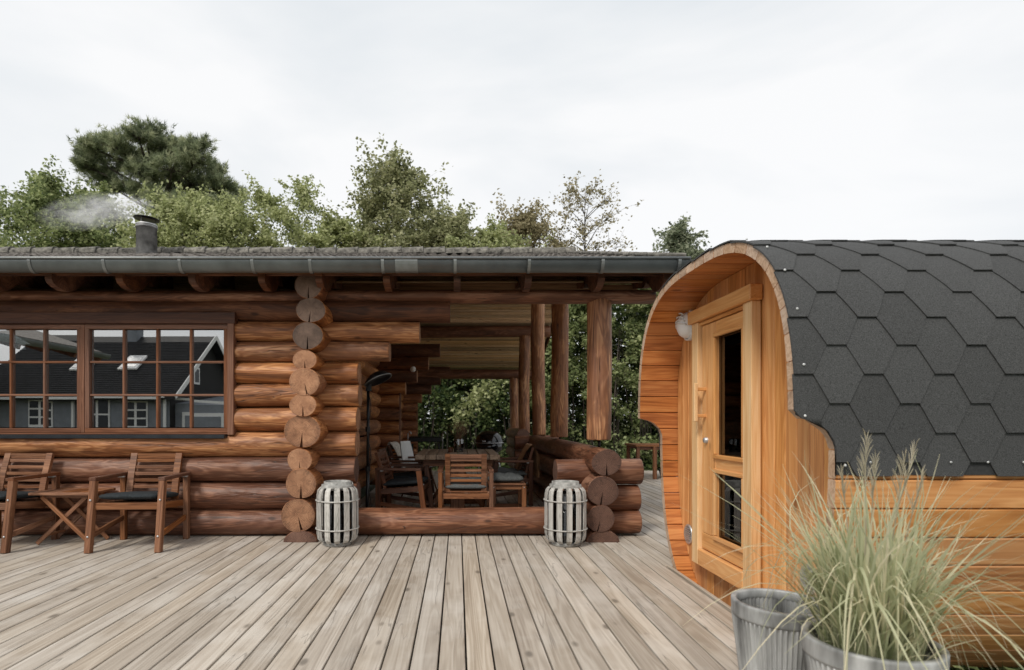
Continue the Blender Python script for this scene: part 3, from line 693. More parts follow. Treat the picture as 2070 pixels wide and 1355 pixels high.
# roof felt and hexagonal shingles on the near side, over the ridge
S_E = [s for s in np.linspace(-.6, .3, 1800) if arc(s).y >= .857][0]
EX, EP, EB = .124, .297, .083
S_TOP = None
def roofpt(x, v, off): p = arc(S_E+v, off); return (max(x, xfront(p.y)-.006), p.x, p.y)
V = []; F = []; n = 60; VT = 2*( [s for s in np.linspace(0, 3, 3000) if arc(s).x >= SYC][0]-S_E)
for j in range(n+1):
    v = VT*j/n
    for x in (XU, XB+.02): V.append(roofpt(x, v, .003))
for j in range(n): F.append((2*j, 2*j+2, 2*j+3, 2*j+1))
felt = obj('roof_felt', mesh('roof_felt', V, F, M['felt_base'], smooth=True), SAU)
nr = int((VT/2+.45)/EX)
for r in range(-1, nr):
    v0 = r*EX+.055; xo = XU-.155+(EP/2 if r % 2 else 0)+.04
    c = 0
    while xo+c*EP-.11 < 4.3:
        xc = xo+c*EP; c += 1
        if xc+.107 < XU-.004: continue
        lv = [0, .25, .5, .75, 1, 1.25, 1.5, 1.75, 2]; V = []; F = []; ok = False
        jt = random.uniform(-.0015, .0015)
        for q in lv:
            v = v0+q*EX; hw = EB/2+(.066)*(q if q <= 1 else 2-q)-.0004; off = .0150-.0052*q+jt*.5
            v = max(v, -.004)
            if v > -.003: ok = True
            for sx in (-1, 1): V.append(roofpt(xc+sx*hw, v, off)); V.append(roofpt(xc+sx*hw, v, off-.008))
            for sx in (-1, 1): V.append(roofpt(xc+sx*hw, v, off))
        if not ok: continue
        for j in range(len(lv)-1):
            a, b = 6*j, 6*j+6; F += [(a+4, b+4, b+5, a+5), (a, a+1, b+1, b), (a+2, b+2, b+3, a+3)]
        F.append((0, 2, 3, 1))
        obj('shingle', mesh('shingle', V, F, M['felt'], smooth=[k % 3 == 0 for k in range(len(F))]), felt)
nail_me = None
for k in range(7):
    v = .06+.215*k+random.uniform(-.03, .03); p = roofpt(XU, v, .016); dx = .035
    o = lathe('nail', felt, [(0, .003), (.005, .002), (.006, 0)], M['nail'], Matrix.Translation((p[0]+dx, p[1], p[2])) @ Matrix.Rotation(R(80), 4, 'X'), 10)
for k in range(12):
    p = roofpt(XLO+.13+.165*k+random.uniform(-.02, .02), .055, .016); lathe('nail', felt, [(0, .003), (.0045, .002), (.005, 0)], M['nail'], Matrix.Translation(p) @ Matrix.Rotation(R(88), 4, 'X'), 10)
box('cradle', SAU, (2.2, 3.45, -.24), (.09, 1.3, .16), M['beam']); box('cradle', SAU, (4.0, 3.45, -.24), (.09, 1.3, .16), M['beam'])
# bench inside, faintly visible through the door
box('inner_bench', SAU, (3.4, 3.45, .62), (1.4, 1.5, .05), M['sauna_x'])

# ------------------------------------------------------------------ garden armchairs
def armchair(label, dark=False):
    c = thing('armchair', (0, 0, 0), label, 'chair', 'slatted wooden armchairs'); m = M['chair_dark'] if dark else M['chair']; X = .28
    for s in (-1, 1):
        lg = bar('leg', c, (s*X, -.305, 0), (s*X, -.225, .585), .048, .058, m, .004, up=(0, 1, 0))
        for z, yy in ((.135, -.318), (.43, -.279)): lathe('bolt', lg, [(0, .006), (.008, .004), (.009, 0)], M['steel'], Matrix.Translation((s*X, yy, z)) @ Matrix.Rotation(R(90), 4, 'X'), 10)
        bar('leg', c, (s*X, .24, 0), (s*X, .245, .585), .045, .055, m, .004, up=(0, 1, 0))
        ar = bar('armrest', c, (s*X, -.255, .600), (s*X, .275, .600), .056, .030, M['chair_dark'], .004)
        box('hinge', ar, (s*X, .20, .580), (.058, .03, .014), M['steel'])
        bar('side_stretcher', c, (s*(X-.004), -.27, .135), (s*(X-.004), .22, .205), .022, .045, m)
        bar('seat_rail', c, (s*.250, -.235, .375), (s*.250, .235, .335), .022, .055, m)
        pts = [(.165, .30), (.190, .45), (.225, .60), (.285, .785)]
        V = []; F = []
        for (yy, zz) in pts:
            for dx in (-.028, .028):
                for dy in (-.016, .016): V.append((s*.20+dx, yy+dy, zz-dy*.25))
        for j in range(3):
            a, b = 4*j, 4*j+4; F += [(a, a+2, b+2, b), (a+1, b+1, b+3, a+3), (a, b, b+1, a+1), (a+2, a+3, b+3, b+2)]
        F += [(0, 1, 3, 2), (12, 14, 15, 13)]; MZ = Matrix.Identity(4)
        obj('back_post', mesh('back_post', V, F, m), c)
    bar('front_rail', c, (-.257, -.248, .375), (.257, -.248, .375), .024, .058, m)
    bar('rear_rail', c, (-.257, .232, .320), (.257, .232, .320), .024, .058, m)
    for k in range(6): y = -.19+.072*k; bar('seat_slat', c, (-.24, y, .398-.085*(y+.235)), (.24, y, .398-.085*(y+.235)), .056, .018, m)
    def yz(z):
        for (y0, z0), (y1, z1) in zip(pts, pts[1:]):
            if z <= z1: return y0+(y1-y0)*(z-z0)/(z1-z0)
        return pts[-1][0]
    for k in range(6): z = .43+.058*k; bar('back_slat', c, (-.173, yz(z), z), (.173, yz(z), z), .016, .030, m)
    bar('top_rail', c, (-.173, yz(.760), .760), (.173, yz(.760), .760), .020, .046, m)
    return c
cush_me = rbox_me('seat_cushion', .245, .245, .034, M['cushion'], n=7)
def cushion(x, y, z, rz, label, me=cush_me, sz=1):
    return tag(obj('seat_cushion', me, None, Matrix.Translation((x, y, z)) @ Matrix.Rotation(rz, 4, 'Z') @ Matrix.Rotation(-.06, 4, 'X')), label, 'cushion', 'chair cushions')
def seat_chair(c, Mx, clabel, label=None, me=cush_me):
    c.matrix_basis = Mx; WM[c] = Mx
    if label: c['label'] = label
    if clabel:
        o = tag(obj('seat_cushion', me, None, Mx @ Matrix.Translation((0, -.025, .436)) @ Matrix.Rotation(-.085, 4, 'X')), clabel, 'cushion', 'chair cushions')
ch0 = armchair('slatted armchair under the window, between the folding table and the corner logs')
ch0k = armchair('dark slatted armchair', True)
seat_chair(ch0, T(-2.765, 4.985, 0, R(3)), 'charcoal seat pad on the armchair between folding table and corner logs')
c = copy_tree(ch0, T(-3.975, 4.985, 0, R(-3)), 'slatted armchair under the window, on the far side of the folding table from the corner')
seat_chair(c, T(-3.975, 4.985, 0, R(-3)), 'charcoal seat pad on the window armchair across the folding table from the corner logs')
# ------------------------------------------------------------------ folding table
ft = thing('folding_table', (-3.43, 5.09, 0), 'small brown folding table with crossed legs between the two window armchairs', 'table')
tx0, tx1, ty0, ty1, tz = -3.695, -3.165, 4.89, 5.27, .455
for k in range(7):
    xx = tx0+.038+(tx1-tx0-.076)*k/6; bar('top_slat', ft, (xx, ty0+.042, tz), (xx, ty1-.042, tz), .068, .018, M['chair'])
for y in (ty0+.02, ty1-.02): bar('top_frame', ft, (tx0, y, tz), (tx1, y, tz), .040, .022, M['chair'])
for y in (ty0+.07, ty1-.07):
    bar('batten', ft, (tx0+.06, y, tz-.024), (tx1-.06, y, tz-.024), .022, .028, M['chair'])
    bar('leg', ft, (tx0+.08, y-.013, tz-.03), (tx1-.02, y-.013, .012), .018, .034, M['chair'])
    bar('leg', ft, (tx1-.08, y+.013, tz-.03), (tx0+.02, y+.013, .012), .018, .034, M['chair'])
for xx in (tx0+.10, tx1-.10): bar('stretcher', ft, (xx, ty0+.07, .085), (xx, ty1-.07, .085), .022, .022, M['chair'])
# ------------------------------------------------------------------ slatted lanterns
def lantern(label):
    L0 = thing('slatted_lantern', (0, 0, 0), label, 'lantern', 'whitewashed slatted lanterns')
    pr = [(.118, .028), (.150, .038), (.170, .060), (.178, .10), (.180, .20), (.180, .28), (.180, .36), (.178, .44), (.170, .482), (.150, .506), (.112, .516)]
    for k in range(13):
        a = 2*math.pi*(k+.5)/13; V = []; F = []
        for r, z in pr:
            for d in (0, .008):
                for s in (-1, 1): V.append(((r-d)*math.cos(a)-s*.0240*math.sin(a)*min(1, .45+(r-.10)/.07*.55), (r-d)*math.sin(a)+s*.0240*math.cos(a)*min(1, .45+(r-.10)/.07*.55), z))
        for j in range(len(pr)-1):
            p, q = 4*j, 4*j+4; F += [(p, p+1, q+1, q), (p+2, q+2, q+3, p+3), (p, q, q+2, p+2), (p+1, p+3, q+3, q+1)]
        obj('slat', mesh('slat', V, F, M['whitewash'], smooth=False), L0)
    for z in (.150, .395): 
        n = 40; pts = [(.185*math.cos(2*math.pi*k/n), .185*math.sin(2*math.pi*k/n), z) for k in range(n+1)]; V, F = tube_geo(pts, .006, 8, False); obj('hoop', mesh('hoop', V, F, M['whitewash'], smooth=True), L0)
    lathe('base_ring', L0, [(.0, .0), (.118, 0), (.125, .012), (.125, .034), (.0, .036)], M['wgrey'], None, 36)
    lathe('collar', L0, [(.138, .505), (.138, .530), (.118, .532), (.118, .556), (.108, .556), (.106, .505)], M['wgrey'], None, 36)
    lathe('glass', L0, [(.120, .04), (.120, .46), (.117, .46), (.117, .04)], M['smoked'], None, 28)
    lathe('candle', L0, [(0, .036), (.042, .036), (.042, .17), (.036, .176), (0, .168)], M['candle'], None, 20)
    tube('handle', L0, [(.125+.0*k, .05*math.cos(k*math.pi/6), .515+.03*math.sin(k*math.pi/6)) for k in range(7)], .005, M['wgrey'], 6)
    return L0
l1 = lantern('whitewashed slatted lantern beside the column of tan log ends'); l1.matrix_basis = T(-1.055, 5.0, 0, .3); WM[l1] = l1.matrix_basis.copy()
copy_tree(l1, T(.945, 4.99, 0, 1.1), 'whitewashed slatted lantern beside the parapet of brown log ends')
# ------------------------------------------------------------------ patio heater
ph = thing('patio_heater', (-.915, 5.76, 0), 'black pole patio heater with round tilted head by the log wall', 'heater')
lathe('base', ph, [(0, 0), (.20, 0), (.20, .025), (.05, .045), (.02, .06)], M['black'], T(-.915, 5.76), 28)
tube('pole', ph, [(-.915, 5.76, .04), (-.910, 5.76, .60)], .019, M['black'], 12); tube('pole', ph, [(-.910, 5.76, .58), (-.905, 5.76, 1.40)], .0155, M['black'], 12)
for z in (.60, 1.0): lathe('clamp', ph, [(.026, -.025), (.026, .025)], M['black'], T(-.910, 5.76, z), 12)
HM = Matrix.Translation((-.80, 5.70, 1.50)) @ Matrix.Rotation(R(24), 4, 'Y') @ Matrix.Rotation(R(-12), 4, 'X') @ Matrix.Rotation(R(-48), 4, 'Y')
hh = lathe('head', ph, [(0, .07), (.06, .065), (.10, .045), (.135, .012), (.145, -.012), (.138, -.014), (.12, .0), (0, .012)], M['black'], HM, 36)
lathe('head_rim', hh, [(.137, -.014), (.146, -.014), (.148, -.006), (.143, -.004)], M['gutter_l'], HM, 36)
box('head_bracket', ph, (-.90, 5.76, 1.435), (.05, .05, .10), M['black']); bar('head_arm', ph, (-.90, 5.76, 1.46), (-.83, 5.72, 1.52), .035, .035, M['black'])
tube('cable', ph, [(-.905+.02*math.sin(k*.9)+.012, 5.735, 1.35-.07*k) for k in range(18)]+[(-.86, 5.72, .10), (-.78, 5.70, .02)], .004, M['black'], 6)
# ------------------------------------------------------------------ dining set on the porch
dt = thing('dining_table', (-.02, 6.9, 0), 'thick plank dining table on the porch behind the sill log', 'table')
for k in range(8):
    xx = -.48+.059+(.96-.0)*k/8.0; bar('plank', dt, (xx-.0, 6.38, .675), (xx, 7.72, .675), .115, .055, M['table_grey'], .006)
for y in (6.62, 7.48):
    bar('leg', dt, (0, y, 0), (0, y, .645), .16, .16, M['chair'], .006, up=(0, 1, 0)); bar('foot', dt, (-.36, y, .045), (.36, y, .045), .10, .085, M['chair']); bar('bearer', dt, (-.40, y, .60), (.40, y, .60), .09, .08, M['chair'])
    for s in (-1, 1): bar('brace', dt, (s*.30, y, .09), (s*.06, y, .42), .06, .06, M['chair'])
bar('stretcher', dt, (0, 6.65, .22), (0, 7.45, .22), .06, .09, M['chair'])
S = .945
tufted = rbox_me('seat_cushion_tufted', .245, .245, .040, M['cushion_l'], n=7, res=26, tuft=lambda x, y: .012*abs(math.sin(x*20))*abs(math.sin(y*20)))
c = copy_tree(ch0, T(.085, 6.13, 0, R(180), S), 'slatted armchair with its back to the sill log, at the table head')
seat_chair(c, T(.085, 6.13, 0, R(180), S), 'tufted grey pad on the armchair at the table head', me=tufted)
seat_chair(ch0k, T(-.60, 6.36, 0, R(84), S), 'charcoal pad on the dark armchair beside the heater pole', 'dark slatted armchair side-on beside the heater pole')
c = copy_tree(ch0k, T(-.68, 7.02, 0, R(88), S), 'dark slatted armchair tucked behind another along the log wall'); seat_chair(c, T(-.68, 7.02, 0, R(88), S), 'charcoal pad on the armchair tucked behind another along the log wall')
c = copy_tree(ch0k, T(-.70, 8.35, 0, R(80), S), 'armchair draped with a white woollen throw by the log wall')
c = copy_tree(ch0k, T(.70, 7.55, 0, R(-88), S), 'armchair draped with a tan throw by the log parapet'); seat_chair(c, T(.70, 7.55, 0, R(-88), S), 'pale grey pad on the armchair with the tan throw', me=tufted)
def drape(name, Mx, w, mat, label, seedv, fr=True):
    rg = random.Random(seedv); V = []; F = []
    path = [(-.03, .42), (-.02, .50), (.03, .62), (.09, .72), (.14, .79), (.165, .80), (.18, .77), (.185, .68), (.19, .58), (.19, .47)]
    n = 13
    for j, (y, z) in enumerate(path):
        for k in range(n):
            u = -w/2+w*k/(n-1); V.append((u+.010*math.sin(j*.9), y+.135+(.012*math.sin(k*1.4+j*.5))+(.03 if j > 6 else -.03), z+.006*math.sin(k*2)+(.02 if 2 < j < 7 else 0)))
    m = len(V)
    for j in range(len(path)-1):
        for k in range(n-1): F.append((j*n+k, j*n+k+1, (j+1)*n+k+1, (j+1)*n+k))
    V2 = [(x, y+(.012 if True else 0), z+.004) for x, y, z in V]; V += V2
    F += [tuple(i+m for i in f[::-1]) for f in F]
    t = tag(obj(name, mesh(name, V, F, mat, smooth=True), None, Mx), label, 'throw')
    g = []
    for k in range(22):
        u = -w/2+w*k/21; g.append(tube_geo([(u, .365, .47), (u+rg.uniform(-.01, .01), .37, .42), (u+rg.uniform(-.02, .02), .365, .37)], .004, 5))
    Vf, Ff = merge(g); obj('fringe', mesh('fringe', Vf, Ff, mat), t, Mx); return t
drape('throw', T(-.70, 8.35, 0, R(80), S), .36, M['wool'], 'white woollen throw with fringe over a chair by the log wall', 3)
drape('throw', T(.70, 7.55, 0, R(-88), S), .40, M['leather'], 'tan throw hung over the chair by the log parapet', 4)
# white shell chair
wc = thing('shell_chair', (-.62, 8.0, 0), 'white plastic shell chair behind the dining table', 'chair')
V = []; F = []; pr = [(.22, .46), (.10, .43), (-.08, .42), (-.17, .45), (-.215, .55), (-.245, .70), (-.265, .80)]
for j, (a, z) in enumerate(pr):
    for k in range(9):
        u = -1+2*k/8; w = .23 if j < 4 else .21-.02*(j-4); lift = .05*abs(u)**3*(1 if j > 0 else .3); V.append((a+(lift*.8 if j > 3 else 0), u*w, z+(lift if j <= 3 else 0)))
for j in range(len(pr)-1):
    for k in range(8): F.append((j*9+k, j*9+k+1, (j+1)*9+k+1, (j+1)*9+k))
m0 = len(V); V += [(x-.008, y, z-.010) for x, y, z in V]; F += [tuple(i+m0 for i in f[::-1]) for f in F]
WMx = T(-.52, 7.92, 0, R(-18)); obj('shell', mesh('shell', V, F, M['white'], smooth=True), wc, WMx)
for sx, sy in ((1, 1), (1, -1), (-1, 1), (-1, -1)): tube('leg', wc, [WMx @ Vector((sx*.10, sy*.10, .42)), WMx @ Vector((sx*.21, sy*.20, 0))], [.014, .010], M['chair'], 8)
# stool with tufted pad
st = thing('stool', (.56, 6.42, 0), 'low square wooden stool beside the parapet, corner bolts showing', 'stool')
for sx in (-1, 1):
    for sy in (-1, 1): bar('leg', st, (.56+sx*.165, 6.42+sy*.20, 0), (.56+sx*.165, 6.42+sy*.20, .385), .048, .048, M['chair'], .004, up=(0, 1, 0))
    bar('side_rail', st, (.56+sx*.165, 6.245, .36), (.56+sx*.165, 6.595, .36), .024, .05, M['chair']); bar('side_stretcher', st, (.56+sx*.165, 6.245, .10), (.56+sx*.165, 6.595, .10), .024, .04, M['chair'])
for sy in (-1, 1): bar('front_rail', st, (.42, 6.42+sy*.20, .36), (.70, 6.42+sy*.20, .36), .024, .05, M['chair']); bar('stretcher', st, (.42, 6.42+sy*.20, .10), (.70, 6.42+sy*.20, .10), .024, .045, M['chair'])
for k in range(6): bar('slat', st, (.375, 6.22+.08*k, .394), (.745, 6.22+.08*k, .394), .066, .018, M['chair'])
for xx in (.395, .56, .725): lathe('bolt', st, [(0, .005), (.006, .003), (.007, 0)], M['steel'], Matrix.Translation((xx, 6.195, .36 if xx != .56 else .1)) @ Matrix.Rotation(R(90), 4, 'X'), 8)
tag(obj('seat_cushion', rbox_me('pad', .20, .20, .042, M['cushion_l'], n=7, res=26, tuft=lambda x, y: .014*abs(math.sin(x*24))*abs(math.sin(y*24))), None, T(.53, 6.42, .444)), 'tufted grey pad lying on the low stool', 'cushion', 'chair cushions')
# vase with dried flowers, candle cup
vs = thing('flower_jar', (-.005, 6.98, .703), 'clear glass jar of dried brown flowers on the dining table', 'vase'); vx, vy = .012, 6.98
lathe('jar', vs, [(0, .703), (.056, .703), (.060, .715), (.060, .860), (.057, .868), (.054, .860), (.054, .718), (0, .715)], M['jar'], T(vx, vy), 28)
gs = []; hd = []
for k in range(46):
    a = random.uniform(0, 6.28); q = random.uniform(.1, 1); h = random.uniform(.22, .37)
    tip = Vector((vx+math.cos(a)*.13*q, vy+math.sin(a)*.13*q, .715+h)); gs.append(tube_geo([(vx+math.cos(a+2)*.03*q, vy+math.sin(a+2)*.03*q, .72), (vx+math.cos(a)*.035*q, vy+math.sin(a)*.035*q, .86), tip], .0014, 4))
    for _ in range(16):
        p = tip+Vector((random.gauss(0, .016), random.gauss(0, .016), random.gauss(-.012, .022))); r = random.uniform(.0025, .006); hd.append(([p+Vector((r, 0, -r*.6)), p+Vector((-r*.6, r, 0)), p+Vector((-r*.5, -r, 0)), p+Vector((0, 0, r))], [(0, 1, 2), (0, 1, 3), (1, 2, 3), (2, 0, 3)]))
V, F = merge(gs); obj('stems', mesh('stems', V, F, M['dry']), vs); V, F = merge(hd); tag(obj('flower_heads', mesh('flower_heads', V, F, M['dry']), vs), kind='stuff')
tag(lathe('candle_cup', None, [(0, .0), (.026, 0), (.028, .008), (.028, .06), (.024, .06), (.022, .01), (0, .01)], M['chair_dark'], T(-.085, 6.98, .7026), 20), 'small dark cup beside the glass jar on the dining table', 'cup')
# kettle barbecue
kb = thing('kettle_barbecue', (.56, 10.0, 0), 'black enamelled kettle barbecue on legs beyond the dining table', 'barbecue'); KX = T(.56, 10.0)
lathe('bowl', kb, [(0, .48), (.12, .50), (.22, .58), (.245, .70), (.235, .70), (0, .56)], M['enamel'], KX, 36)
lid = lathe('lid', kb, [(.25, .702), (.248, .74), (.22, .82), (.15, .885), (.06, .91), (0, .912)], M['enamel'], KX, 36)
lathe('lid_rim', lid, [(.250, .696), (.256, .700), (.250, .708)], M['steel'], KX, 36)
tube('lid_handle', lid, [(.50, 9.97, .90), (.50, 9.96, .95), (.62, 9.96, .95), (.62, 9.97, .90)], .010, M['black'], 8); box('badge', lid, (.47, 9.768, .735), (.09, .006, .016), M['steel'])
for a in (.5, 2.6, 4.7): tube('leg', kb, [(.56+.16*math.cos(a), 10+.16*math.sin(a), .52), (.56+.27*math.cos(a), 10+.27*math.sin(a), 0)], .012, M['steel'], 8)
# long dark grill with chrome end rails
gg = thing('trough_grill', (-.60, 11.0, 0), 'long dark trough grill with chrome end rails by the far log wall', 'grill')
box('trough', gg, (-.62, 11.0, .73), (.62, .34, .09), M['black'], .01)
for k in range(22): bar('grate_bar', gg, (-.92+.0286*k, 10.84, .79), (-.92+.0286*k, 11.16, .79), .008, .010, M['black'], 0)
for xx in (-.95, -.29): tube('end_rail', gg, [(xx, 10.85, .45), (xx, 10.85, .84), (xx+.02, 10.86, .875), (xx+.05, 10.86, .875), (xx+.065, 10.86, .83)], .012, M['steel'], 10)
for xx in (-.88, -.36):
    for y in (10.88, 11.12): bar('leg', gg, (xx, y, 0), (xx, y, .64), .03, .03, M['black'])
# side table on the far deck and a planter trough
sd = thing('side_table', (3.95, 10.9, 0), 'plain brown wooden table on the far deck by the hedge', 'table')
bar('top', sd, (3.30, 10.9, .625), (4.60, 10.9, .625), .72, .035, M['chair'])
bar('apron', sd, (3.36, 10.60, .575), (4.54, 10.60, .575), .022, .06, M['chair_dark']); bar('apron', sd, (3.36, 11.2, .575), (4.54, 11.2, .575), .022, .06, M['chair_dark'])
for xx in (3.36, 4.54):
    for y in (10.60, 11.2): bar('leg', sd, (xx, y, 0), (xx, y, .607), .06, .06, M['chair_dark'], .004, up=(0, 1, 0))
bar('front_leg', sd, (3.66, 10.56, 0), (3.66, 10.56, .607), .065, .065, M['chair'], .004, up=(0, 1, 0))
pt = lathe('planter_pot', None, [(0, 0), (.13, 0), (.17, .14), (.185, .14), (.185, .17), (.165, .17), (.15, .10), (0, .10)], M['black'], T(3.98, 10.75), 24); tag(pt, 'low black pot on the deck under the plain brown table', 'pot')
# ------------------------------------------------------------------ zinc planters and ornamental grass
def planter(x, y, r, h, label):
    nf = 58; p = thing('fluted_planter', (x, y, 0), label, 'planter', 'fluted zinc planters')
    fl = lambda a, j: .0055*math.cos(nf*a) if 1 <= j <= 12 else 0
    pr = [(r*.74, 0)]+[(r*(.76+.20*k/11), .012+(h-.075)*k/11) for k in range(12)]+[(r*.965, h-.060)]
    lathe('tub', p, pr, M['zinc'], T(x, y), nf*6, fl)
    lathe('liner', p, [(r*.74, .004), (r*.72, .012), (r*.93, h-.02)], M['zinc'], T(x, y), nf*6, lambda a, j: .003*math.cos(nf*a))
    lathe('rim', p, [(r*.965, h-.062), (r*.99, h-.060), (r*1.0, h-.052), (r*.992, h-.045), (r*1.0, h-.012), (r*1.0, h-.003), (r*.985, h), (r*.90, h), (r*.885, h-.006), (r*.885, h-.03), (r*.92, h-.04)], M['zinc'], T(x, y), 72)
    return p
planter(1.285, 2.27, .176, .368, 'empty fluted zinc planter on the deck edge by the sauna')
P2 = planter(1.322, 1.82, .192, .390, 'fluted zinc planter holding the tall ornamental grass')
tag(lathe('planter_soil', None, [(0, .012), (.1, .006), (.168, .0)], M['soil'], T(1.322, 1.82, .325), 24), 'dark soil inside the planter with ornamental grass', 'soil')
def attr(me, vals):
    a = me.attributes.new('tint', 'FLOAT', 'POINT'); a.data.foreach_set('value', np.asarray(vals, dtype=np.float32))
def fast_mesh(name, V, F4, tint, mat):
    V = np.asarray(V, dtype=np.float32); F4 = np.asarray(F4, dtype=np.int32); k = F4.shape[1]
    me = bpy.data.meshes.new(name); me.vertices.add(len(V)); me.vertices.foreach_set('co', V.ravel())
    me.loops.add(F4.size); me.loops.foreach_set('vertex_index', F4.ravel()); me.polygons.add(len(F4))
    me.polygons.foreach_set('loop_start', np.arange(0, F4.size, k, dtype=np.int32)); me.polygons.foreach_set('loop_total', np.full(len(F4), k, dtype=np.int32))
    me.update(calc_edges=True); attr(me, tint); me.materials.append(mat); return me
def blade_set(n, cx, cy, z0, rad, hmin, hmax, out, w, rg, seg=9, droop=1.0):
    V = []; F = []; tn = []
    for _ in range(n):
        a = rg.uniform(0, 6.283); q = math.sqrt(rg.random())*rad; bx, by = cx+q*math.cos(a), cy+q*math.sin(a)
        da = a+rg.gauss(0, .7); h = rg.uniform(hmin, hmax); o = out*(rg.random()**1.4)+.04; dr = droop*rg.uniform(.0, 1.0)**2; ww = w*rg.uniform(.55, 1.2)
        curl = rg.gauss(0, .35); tv = rg.random(); o0 = len(V)
        for j in range(seg+1):
            t = j/seg; rr = o*(t**1.7); z = z0+h*(t-dr*.65*max(0, t-.45)**1.8*3.0); aa = da+curl*t*t
            p = (bx+rr*math.cos(aa), by+rr*math.sin(aa), z); wd = ww*(1-t**2.2)*.5+.0004; tw = aa+1.57+.5*math.sin(t*3+tv*6)
            V += [(p[0]+wd*math.cos(tw), p[1]+wd*math.sin(tw), z), (p[0]-wd*math.cos(tw), p[1]-wd*math.sin(tw), z)]; tt = min(1, max(0, tv*.75+.35*t*t)); tn += [tt, tt]
        for j in range(seg): b = o0+2*j; F.append((b, b+1, b+3, b+2))
    return V, F, tn
rg = random.Random(21)
gx, gy = 1.322, 1.82
og = thing('ornamental_grass', (gx, gy, .33), 'tall pale ornamental grass with arching blades in zinc planter', 'plant')
A1 = blade_set(400, gx, gy, .33, .12, .30, .63, .30, .0090, rg, droop=1.3); A2 = blade_set(240, gx, gy, .33, .11, .40, .68, .54, .0105, rg, droop=2.1); A3 = blade_set(260, gx, gy, .33, .15, .10, .34, .20, .006, rg, droop=1.0)
V, F, tn = [], [], []
for a, b, c in (A1, A2, A3): F += [tuple(i+len(V) for i in f) for f in b]; V += a; tn += c
tag(obj('blades', fast_mesh('blades', V, F, tn, M['blade']), og), kind='stuff')
for (px, py, d, tw) in ((1752, 885, 1.80, 1), (1850, 905, 1.83, -1), (1770, 930, 1.75, .4), (1700, 955, 1.9, -.6), (1865, 960, 1.72, .8), (1830, 925, 1.85, .2)):
    tx, tz = (px-925)*d/1150, 1.086-(py-851)*d/1150; b0 = Vector((gx+rg.uniform(-.06, .06), gy+rg.uniform(-.06, .06), .33)); tp = Vector((tx, d, tz))
    V, F = tube_geo([b0, b0.lerp(tp, .5)+Vector((.01*tw, 0, .01)), b0.lerp(tp, .85), tp], [.0028, .0022, .0016, .0006], 5); tn = [.5]*len(V); g = [(V, F)]
    for k in range(20):
        t = .78+.22*k/20; q = b0.lerp(tp, t); a = rg.uniform(0, 6.28); l = .05*(1.1-t)/.3+.02; e = q+Vector((math.cos(a)*l*.35, math.sin(a)*l*.35, l))
        g.append(tube_geo([q, q.lerp(e, .5)+Vector((0, 0, .008)), e], [.0009, .0014, .0005], 4))
    V, F = merge(g); me = mesh('plume', V, F, M['plume']); attr(me, [rg.random() for _ in V]); obj('plume', me, og)
# ------------------------------------------------------------------ ground cover beside the sauna
def leaf_mesh(name, P, size, mat, rg, up=0.7, elong=1.5, tint=None, fold=.25):
    P = np.asarray(P, dtype=np.float64); n = len(P); g = RNG
    d = g.normal(size=(n, 3)); d[:, 2] = d[:, 2]*.6-.15; d /= np.linalg.norm(d, axis=1)[:, None]
    u = g.normal(size=(n, 3)); u[:, 2] += up; s = np.cross(d, u); s /= np.linalg.norm(s, axis=1)[:, None]; nn = np.cross(s, d)
    L = size*g.uniform(.6, 1.25, n)[:, None]; W = L/elong*.5
    V = np.stack([P, P+d*L*.45+s*W+nn*L*fold*.5, P+d*L, P+d*L*.45-s*W+nn*L*fold*.5], 1).reshape(-1, 3)
    F = np.arange(4*n).reshape(n, 4); t = np.repeat(g.random(n) if tint is None else tint, 4)
    return fast_mesh(name, V, F, t, mat)
P = np.stack([RNG.uniform(1.63, 4.5, 5200), RNG.uniform(1.0, 3.1, 5200), -.32+.20*RNG.random(5200)**1.5], 1)
tag(obj('ground_cover', leaf_mesh('ground_cover', P, .055, M['leaf_e'], rg, up=1.5)), 'dark leafy ground cover beside the sauna', None, None, 'stuff')
B = blade_set(5200, 2.8, 1.9, -.32, 1.25, .10, .26, .08, .005, rg, seg=3, droop=.5)
tag(obj('grass', fast_mesh('grass', *B[:2], B[2], M['leaf_e'])), kind='stuff')
for k in range(7):
    cx, cy = (2.15, 2.52, 2.30, 2.7, 1.95, 2.85, 2.45)[k], (2.30, 2.35, 2.0, 2.1, 2.05, 2.45, 2.55)[k]
    V = []; F = []; tn = []
    for j in range(11):
        a = j*2.4+k; l = rg.uniform(.05, .085); h = rg.uniform(.08, .24); r = rg.uniform(.02, .13); b = Vector((cx+r*math.cos(a), cy+r*math.sin(a), -.30+h)); d = Vector((math.cos(a), math.sin(a), rg.uniform(-.2, .4))).normalized(); s = d.cross(Vector((0, 0, 1))).normalized(); o = len(V)
        V += [b, b+d*l*.4+s*l*.38+Vector((0, 0, .01)), b+d*l*.8+s*l*.22, b+d*l, b+d*l*.8-s*l*.22, b+d*l*.4-s*l*.38+Vector((0, 0, .01))]; F += [(o, o+1, o+2, o+3, o+4, o+5)]; tn += [rg.random()]*6
        gv, gf = tube_geo([(cx, cy, -.31), (cx+r*.5*math.cos(a), cy+r*.5*math.sin(a), -.30+h*.7), b], .003, 4); o = len(V); V += gv; F += [tuple(i+o for i in f) for f in gf]; tn += [.3]*len(gv)
    me = mesh('leafy_plant', V, F, M['leaf_a']); attr(me, tn)
    tag(obj('leafy_plant', me), 'broad-leaved low green plant in the shade beside the sauna staves', 'plant', 'low plants by the sauna')
